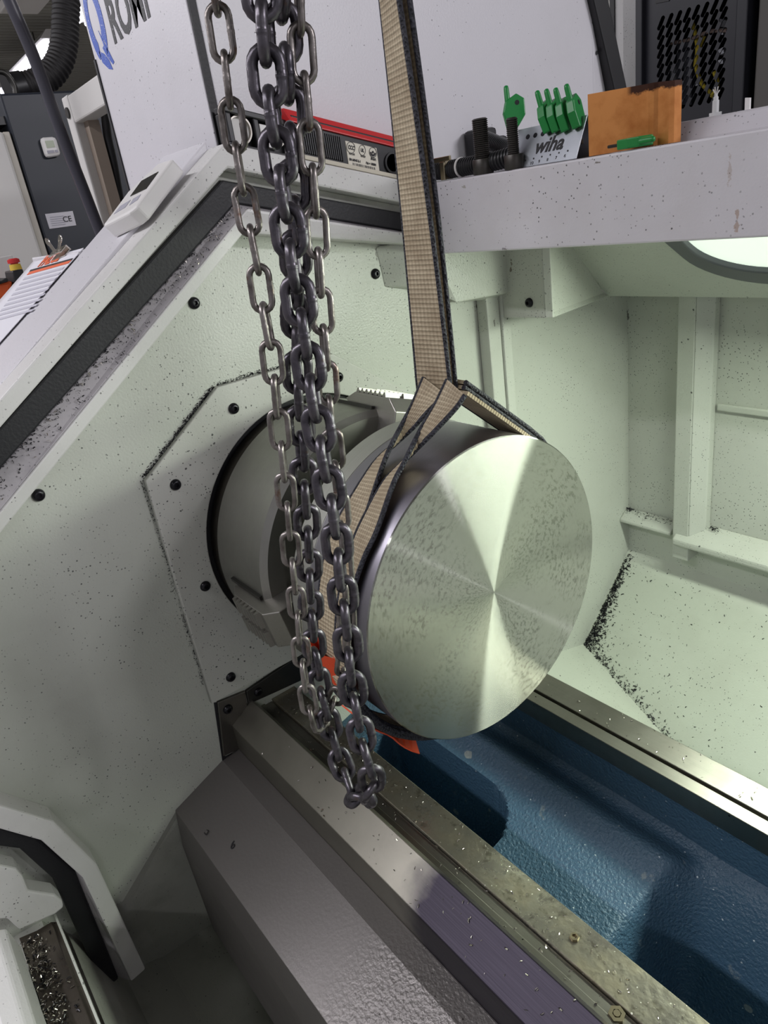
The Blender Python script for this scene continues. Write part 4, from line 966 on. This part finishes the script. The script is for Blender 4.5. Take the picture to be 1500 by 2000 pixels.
# ================================================================== the shop behind
fl2 = MB().box(-17, 4, -8, 6, -.05, 0).build('floor', simple('concrete floor', '8d8a86', .6)); fl2['kind'] = 'structure'
m = MB(); prof = []
for k in range(150):
    x = -17+.14*k; prof += [(x, 4.25), (x+.05, 4.25), (x+.07, 4.33), (x+.12, 4.33)]
m.prism(prof+[(4, 4.45), (-17, 4.45)], lambda p: (p[0], -8, p[1]), lambda p: (p[0], 6, p[1]))
ce = m.build('ceiling', simple('grey roof deck', 'a09f95', .6)); ce['kind'] = 'structure'
wa = MB().box(-17.1, -17, -8, 6, 0, 4.3).build('wall_end', simple('shop wall', 'b9b5b0', .7)); wa['kind'] = 'structure'
t = NT('white block wall'); p = t.pos(); br = t.n('ShaderNodeTexBrick')
cmb = t.n('ShaderNodeCombineXYZ'); sp_ = t.n('ShaderNodeSeparateXYZ'); t.l(p, sp_.inputs[0]); t.l(sp_.outputs[0], cmb.inputs[0]); t.l(sp_.outputs[2], cmb.inputs[1]); t.l(cmb.outputs[0], br.inputs['Vector'])
br.inputs['Scale'].default_value = 1; br.inputs['Brick Width'].default_value = .40; br.inputs['Row Height'].default_value = .12; br.inputs['Mortar Size'].default_value = .004
br.inputs['Color1'].default_value = lin('d9d8d4'); br.inputs['Color2'].default_value = lin('d5d4d0'); br.inputs['Mortar'].default_value = lin('b9b8b2'); t.l(br.outputs[0], t.b.inputs['Base Color']); t.b.inputs['Roughness'].default_value = .8
wr = MB().box(-1.9, 1.2, 2.4, 2.5, 0, 4.3).build('wall_rear', t.m); wr['kind'] = 'structure'
wr2 = MB().box(-17, -1.9, 5.9, 6, 0, 4.3).build('wall_side', simple('shop wall light', 'b4b0aa', .7)); wr2['kind'] = 'structure'
# ceiling tubes
for k, (x, y, ln, lab) in enumerate(((-11.2, 3.1, 1.9, 'fluorescent ceiling fixture behind the rubber hose, the middle of its row'), (-8.7, 3.1, 1.7, 'fluorescent ceiling fixture beside the printed front cover, nearest of its row'), (-14.0, 3.1, 1.6, 'fluorescent ceiling fixture above the round hose coupling, farthest of its row'))):
    f = thing('ceiling_light', lab, 'ceiling light', (x, y, 4.0), 'fluorescent lights under the roof deck')
    MB().xprism([(y-.22, 3.98), (y+.22, 3.98), (y+.12, 4.08), (y-.12, 4.08)], x-ln/2, x+ln/2).build('reflector', MP['shopwhite'], f)
    for dy in (-.13, 0, .13): MB().tube([(x-ln/2+.05, y+dy, 3.955), (x+ln/2-.05, y+dy, 3.955)], .025, 8).build('tube', MP['glow'], f)
    MB().tube([(x, y, 4.08), (x, y, 4.26)], .01, 6).build('hanger', MP['darksteel'], f)
q = PZ(55, 2, 3.3)
f = thing('ceiling_light', 'white pendant light housing cut off by the top edge, upper left', 'ceiling light', q, 'fluorescent lights under the roof deck')
MB().box(q.x-.35, q.x+.35, q.y-.14, q.y+.16, 3.3, 3.36).build('reflector', MP['shopwhite'], f, bevel=.01)
MB().tube([(q.x, q.y, 3.36), (q.x, q.y, 4.26)], .01, 6).build('hanger', MP['darksteel'], f)
# roof truss
tr = thing('roof_truss', 'steel lattice roof truss far behind the hose', 'truss', (-15.5, 3, 3.2))
sm = simple('truss paint', '57504a', .6)
MB().box(-15.55, -15.45, -8, 5.9, 3.28, 3.36).build('bottom_chord', sm, tr); MB().box(-15.55, -15.45, -8, 5.9, 4.14, 4.24).build('top_chord', sm, tr)
for k in range(26):
    y = -7.5+.5*k; z0, z1 = (3.32, 4.18) if k % 2 else (4.18, 3.32)
    MB().tube([(-15.5, y, z0), (-15.5, y+.5, z1)], .022, 6).build('web_bar', sm, tr)
# slate blue cabinet with a controller and a type plate
xc = -2.5
y0 = PX(8, 215, xc).y; zt = PX(100, 178, xc).z
cb = thing('control_cabinet', 'tall slate blue cabinet with a white controller and a silver type plate', 'cabinet', (xc, y0+.5, 0))
MB().box(xc-.55, xc, y0, y0+1.3, 0, zt).build('body', MP['navy'], cb, bevel=.008)
def quad(name, px, x, th, mat, par, bev=.0): return MB().slab([PX(*q, x) for q in px], (1, 0, 0), th).build(name, mat, par, bevel=bev)
tc = quad('controller', ((79, 268), (110, 266), (121, 303), (91, 308)), xc+.03, .03, MP['white'], cb, .012)
quad('screen', ((88, 275), (104, 274), (108, 287), (92, 289)), xc+.032, .003, MP['lcd'], tc)
quad('key_row', ((92, 294), (105, 293), (107, 298), (94, 300)), xc+.032, .003, MP['grayink'], tc); quad('key_row', ((107, 293), (112, 292), (114, 297), (109, 298)), xc+.032, .003, MP['grayink'], tc)
tp = quad('type_plate', ((88, 418), (142, 412), (149, 440), (97, 447)), xc+.004, .004, simple('type plate', 'cbc9d0', .4), cb)
for k in range(5): quad('print_line', ((97+k, 424+4*k), (124+k, 421+4*k), (124.4+k, 422.2+4*k), (97.4+k, 425.2+4*k)), xc+.0052, .001, MP['grayink'], tp)
o = PX(124, 434, xc+.005); text('CE', .028, frame(o, (0, 1, 0), (0, 0, 1)), MP['ink'], tp, 'lettering', .0005)
# pale machine beyond, with orange panels
pm = thing('pale_machine', 'pale grey machine with orange panels left of the slate blue cabinet', 'machine', (xc-.3, y0-.6, 0))
MB().box(xc-.5, xc+.02, y0-.30, y0-.03, 0, PX(3, 258, xc).z).build('column', MP['shopwhite'], pm, bevel=.01)
MB().box(xc-.48, xc+.005, y0-.03, y0-.006, 0, PX(3, 258, xc).z).build('column_edge', simple('cream edge', 'c4bfb4', .5), pm, bevel=.004)
MB().box(xc-.6, xc-.25, y0-1.4, y0-.28, .2, 1.50).build('body', simple('machine grey', 'aaa7a3', .5), pm, bevel=.01)
MB().box(xc-.58, xc-.22, y0-1.2, y0-.30, PX(0, 448, xc-.2).z, PX(0, 385, xc-.2).z).build('orange_panel', MP['orange'], pm, bevel=.005)
MB().box(xc-.5, xc-.15, y0-.5, y0-.24, PX(5, 335, xc-.1).z, PX(5, 318, xc-.1).z).build('handle', MP['plastic'], pm, bevel=.01)
MB().box(xc-.5, xc-.02, y0-.6, y0-.0, PX(0, 255, xc).z+.02, PX(0, 238, xc).z+.02).build('top_rail', MP['plastic'], pm)
xe = -2.1
zs_ = PX(30, 583, xe).z-.012; MB().box(xe-.35, xe+.08, y0-1.2, y0+.02, zs_-.04, zs_).box(xe-.3, xe-.24, y0-1.1, y0-1.04, 0, zs_-.04).box(xe-.3, xe-.24, y0-.1, y0-.04, 0, zs_-.04).build('shelf', MP['shopwhite'], pm)
es = thing('emergency_stop_box', 'black push button box with a red and yellow stop button beyond the printed sheet', 'stop button', PX(38, 560, xe))
quad('box', ((24, 529), (45, 525), (54, 578), (34, 582)), xe, .12, MP['plastic'], es, .004)
c_ = PX(32, 527, xe-.06); MB().lathe([(0, .019), (.018, .017)], c_, (0, 0, 1), 20).build('yellow_collar', simple('yellow plastic', 'd8b53a', .5), es, smooth=40)
MB().lathe([(.018, .012), (.021, .012), (.022, .019), (.032, .019), (.036, .012)], c_, (0, 0, 1), 20).build('red_button', MP['red'], es, smooth=30)
bn = thing('orange_bin', 'orange plastic bin with a dark cloth over it at the left picture edge', 'bin', PX(5, 585, xe))
quad('bin_body', ((-40, 556), (26, 548), (18, 582), (-34, 590)), xe, .25, MP['orange'], bn, .01)
b_ = quad('cloth', ((-40, 552), (4, 548), (14, 541), (18, 550), (-2, 556), (-40, 566)), xe+.012, .2, MP['plastic'], bn, .006)
wbx = thing('white_carton', 'white carton standing behind the black push button box', 'carton', PX(10, 530, xe-.2))
quad('carton_side', ((-30, 508), (24, 498), (40, 572), (-14, 580)), xe-.26, .05, simple('white card', 'c9c6c4', .7), wbx, .003)
# hose, cable, white stand
xh = -2.75
hp = [PX(*q, xh) for q in ((140, -60), (131, -10), (128, 40), (126, 80), (117, 118), (96, 148), (62, 166), (22, 174))]
hs = thing('rubber_hose', 'thick black ribbed rubber hose curving down onto the slate blue cabinet', 'hose', hp[-1])
corr(hp, .050, .018, 24, .07).build('ribbed_hose', MP['duct'], hs, smooth=50)
MB().lathe([(-.015, .060), (.01, .060), (.01, .054), (.05, .054)], hp[-1], (hp[-2]-hp[-1]), 28).build('coupling', MP['plastic'], hs, smooth=40)
q = PX(9, 170, xh+.1); MB().tube([q+Vector((0, .035*math.cos(a*PI/12), .050*math.sin(a*PI/12))) for a in range(24)], .010, 8, closed=True).build('clamp_ring', MP['darksteel'], hs, smooth=60)
kb = [PX(*q, -1.35) for q in ((-10, -70), (18, 0), (70, 122), (120, 260), (165, 375), (202, 470))]
cbk = thing('power_cable', 'dark grey power cable slanting down behind the sloped cover', 'cable', kb[-1])
MB().tube(spline(kb, 6), .0135, 12).build('cable_sheath', simple('cable grey', '3b3a44', .4), cbk, smooth=60)
ys = .10
w0 = PY(134, 216, ys); w1 = PY(200, 172, ys); ws = thing('white_stand', 'white square tube stand between the cabinet and the printed front cover', 'stand', (w0.x, ys, 0))
MB().box(w0.x-.02, w1.x+.5, ys, ys+.045, w0.z-.03, w0.z+.028).build('arm', MP['shopwhite'], ws, bevel=.004)
MB().box(w0.x-.025, w0.x+.022, ys-.002, ys+.047, 0, w0.z+.03).build('post', MP['shopwhite'], ws, bevel=.004)
MB().box(w0.x+.022, w0.x+.052, ys+.02, ys+.047, 0, w0.z-.03).build('post_liner', simple('tan liner', '9b8d80', .6), ws)
MB().lathe([(0, .012), (.004, .012)], (w0.x, ys-.002, w0.z-.005), (0, -1, 0), 14).build('cap_screw', MP['darksteel'], ws)
k2 = [PY(*q, .16) for q in ((196, 175), (204, 215), (210, 265), (222, 320), (236, 400))]
kc = thing('hanging_cable', 'thin black cable hanging beside the left edge of the printed cover', 'cord', k2[-1])
MB().tube(spline(k2, 6), .010, 10).build('cord_sheath', MP['plastic'], kc, smooth=60)
# black strut by the cover
s0_ = [PX(*q, -.415) for q in ((1100, -260), (1134, -260), (1244, 260), (1221, 260))]
stt = thing('black_strut', 'black flat strut leaning behind the ledge at the end of the cover', 'strut', s0_[3])
MB().slab(s0_, (1, 0, 0), .03).build('bar', MP['plastic'], stt, bevel=.003)
sp0 = thing('speckled_post', 'narrow speckled pale post next to the black strut at the top edge', 'post', PY(1208, 60, 1.2))
a_, b_ = PY(1202, 40, 1.2).x, PY(1217, 40, 1.2).x; MB().box(a_, b_, 1.2, 1.25, 0, 2.4).build('post_body', paint('speckled post paint', 'bdbcbc', .2, .9, .5, .3), sp0)
MB().box(a_-.012, a_, 1.195, 1.25, 0, 2.4).build('post_edge', MP['plastic'], sp0)
# black electrical cabinet with a perforated back
yg = 1.6
xl = PY(1254, 100, yg).x; xr = PY(1450, 100, yg).x
ec = thing('black_cabinet', 'black cabinet with slanted ventilation slots showing cables inside', 'cabinet', ((xl+xr)/2, yg+.3, 0))
loops = [[(xl, 1.25), (xr, 1.25), (xr, 2.15), (xl, 2.15)]]
gx0, gx1 = PY(1284, 120, yg).x, PY(1420, 120, yg).x
rows, colsn = 10, 8; px_ = (gx1-gx0)/colsn; zb, ztp = 1.683, 1.915; pz_ = (ztp-zb)/rows
for r_ in range(rows):
    for c_ in range(colsn):
        cx_ = gx0+px_*(c_+.5)-.002; cz_ = zb+pz_*(r_+.5); L_, W2_ = pz_*.50, px_*.25; a = math.radians(60); sl_ = []
        for k in range(12):
            b = 2*PI*k/12; ux = W2_*math.cos(b); uy = W2_*math.sin(b)+(L_ if math.sin(b) > 0 else -L_)
            sl_.append((cx_+ux*math.sin(a)+uy*math.cos(a), cz_+uy*math.sin(a)-ux*math.cos(a)))
        loops.append(sl_)
plate2d(loops, frame(Vector((0, yg, 0)), (1, 0, 0), (0, 0, 1)), simple('satin black paint', '1f2028', .35), 'slotted_panel', ec, .0015)
BK = simple('satin black frame', '24252c', .4)
MB().box(xl-.015, xl+.012, yg-.02, yg+.5, 0, 2.2).build('frame_post', BK, ec, bevel=.003); MB().box(xr-.012, xr+.018, yg-.02, yg+.5, 0, 2.2).build('frame_post', BK, ec, bevel=.003)
MB().box(xl, xr, yg-.01, yg+.5, 0, 1.25).build('base_box', BK, ec); MB().box(xl, xr, yg+.40, yg+.5, 1.25, 2.2).build('rear_panel', simple('cabinet inside', '22222a', .7), ec)
MB().box(xl, xr, yg-.01, yg+.5, 2.15, 2.2).build('top_box', BK, ec)
yl = simple('yellow wire', 'b9a63a', .5)
for px in (((1376, 70), (1366, 95), (1360, 130), (1372, 165), (1395, 190), (1385, 215)), ((1352, 40), (1362, 90), (1358, 130)), ((1395, 140), (1402, 165), (1390, 190))):
    MB().tube(spline([PY(*q, yg+.10) for q in px], 6), .006, 6).build('wire', yl, ec, smooth=60)
MB().tube(spline([PY(*q, yg+.09) for q in ((1310, 85), (1345, 78), (1385, 62), (1420, 60))], 6), .005, 6).build('wire', simple('brown wire', '6f5f58', .5), ec)
for a in (((1404, 36), (1420, 40), (1420, 54), (1404, 52)), ((1403, 56), (1414, 55), (1412, 68), (1402, 68)), ((1402, 98), (1412, 92), (1414, 104), (1404, 108)), ((1402, 118), (1412, 114), (1412, 124), (1404, 126)), ((1304, 130), (1318, 124), (1318, 165), (1304, 170)), ((1330, 140), (1336, 130), (1334, 165), (1328, 165)), ((1358, 160), (1366, 158), (1366, 166), (1358, 168)), ((1322, 85), (1352, 78), (1350, 205), (1322, 205))):
    MB().slab([PY(*q, yg+.13) for q in a], (0, -1, 0), .03).build('terminal_block', simple('terminal grey', 'b8bac2', .5) if a[0] != (1322, 85) else simple('inner plate', '4a4c55', .5), ec)
MB().slab([PY(*q, yg-.004) for q in ((1280, -10), (1312, -10), (1306, 2), (1280, 7))], (0, -1, 0), .003).build('dark_badge', MP['plastic'], ec)
x2 = PY(1462, 100, yg).x+.02
gp = thing('grey_side_unit', 'dark taupe grey unit right of the black slotted cabinet', 'machine', (x2+.5, yg+.2, 0))
MB().box(x2, x2+1.1, yg, yg+.5, 0, 2.2).build('unit_body', simple('taupe grey', '5b5855', .5), gp, bevel=.004)
qy = .44; wt = thing('white_tag', 'small upright white tag between the black cabinet and the grey unit', 'tag', PY(1458, 215, qy))
MB().slab([PY(*q, qy) for q in ((1455, 191), (1464, 191), (1463, 221), (1454, 222))], (0, -1, 0), .004).build('tag_plate', MP['white'], wt)
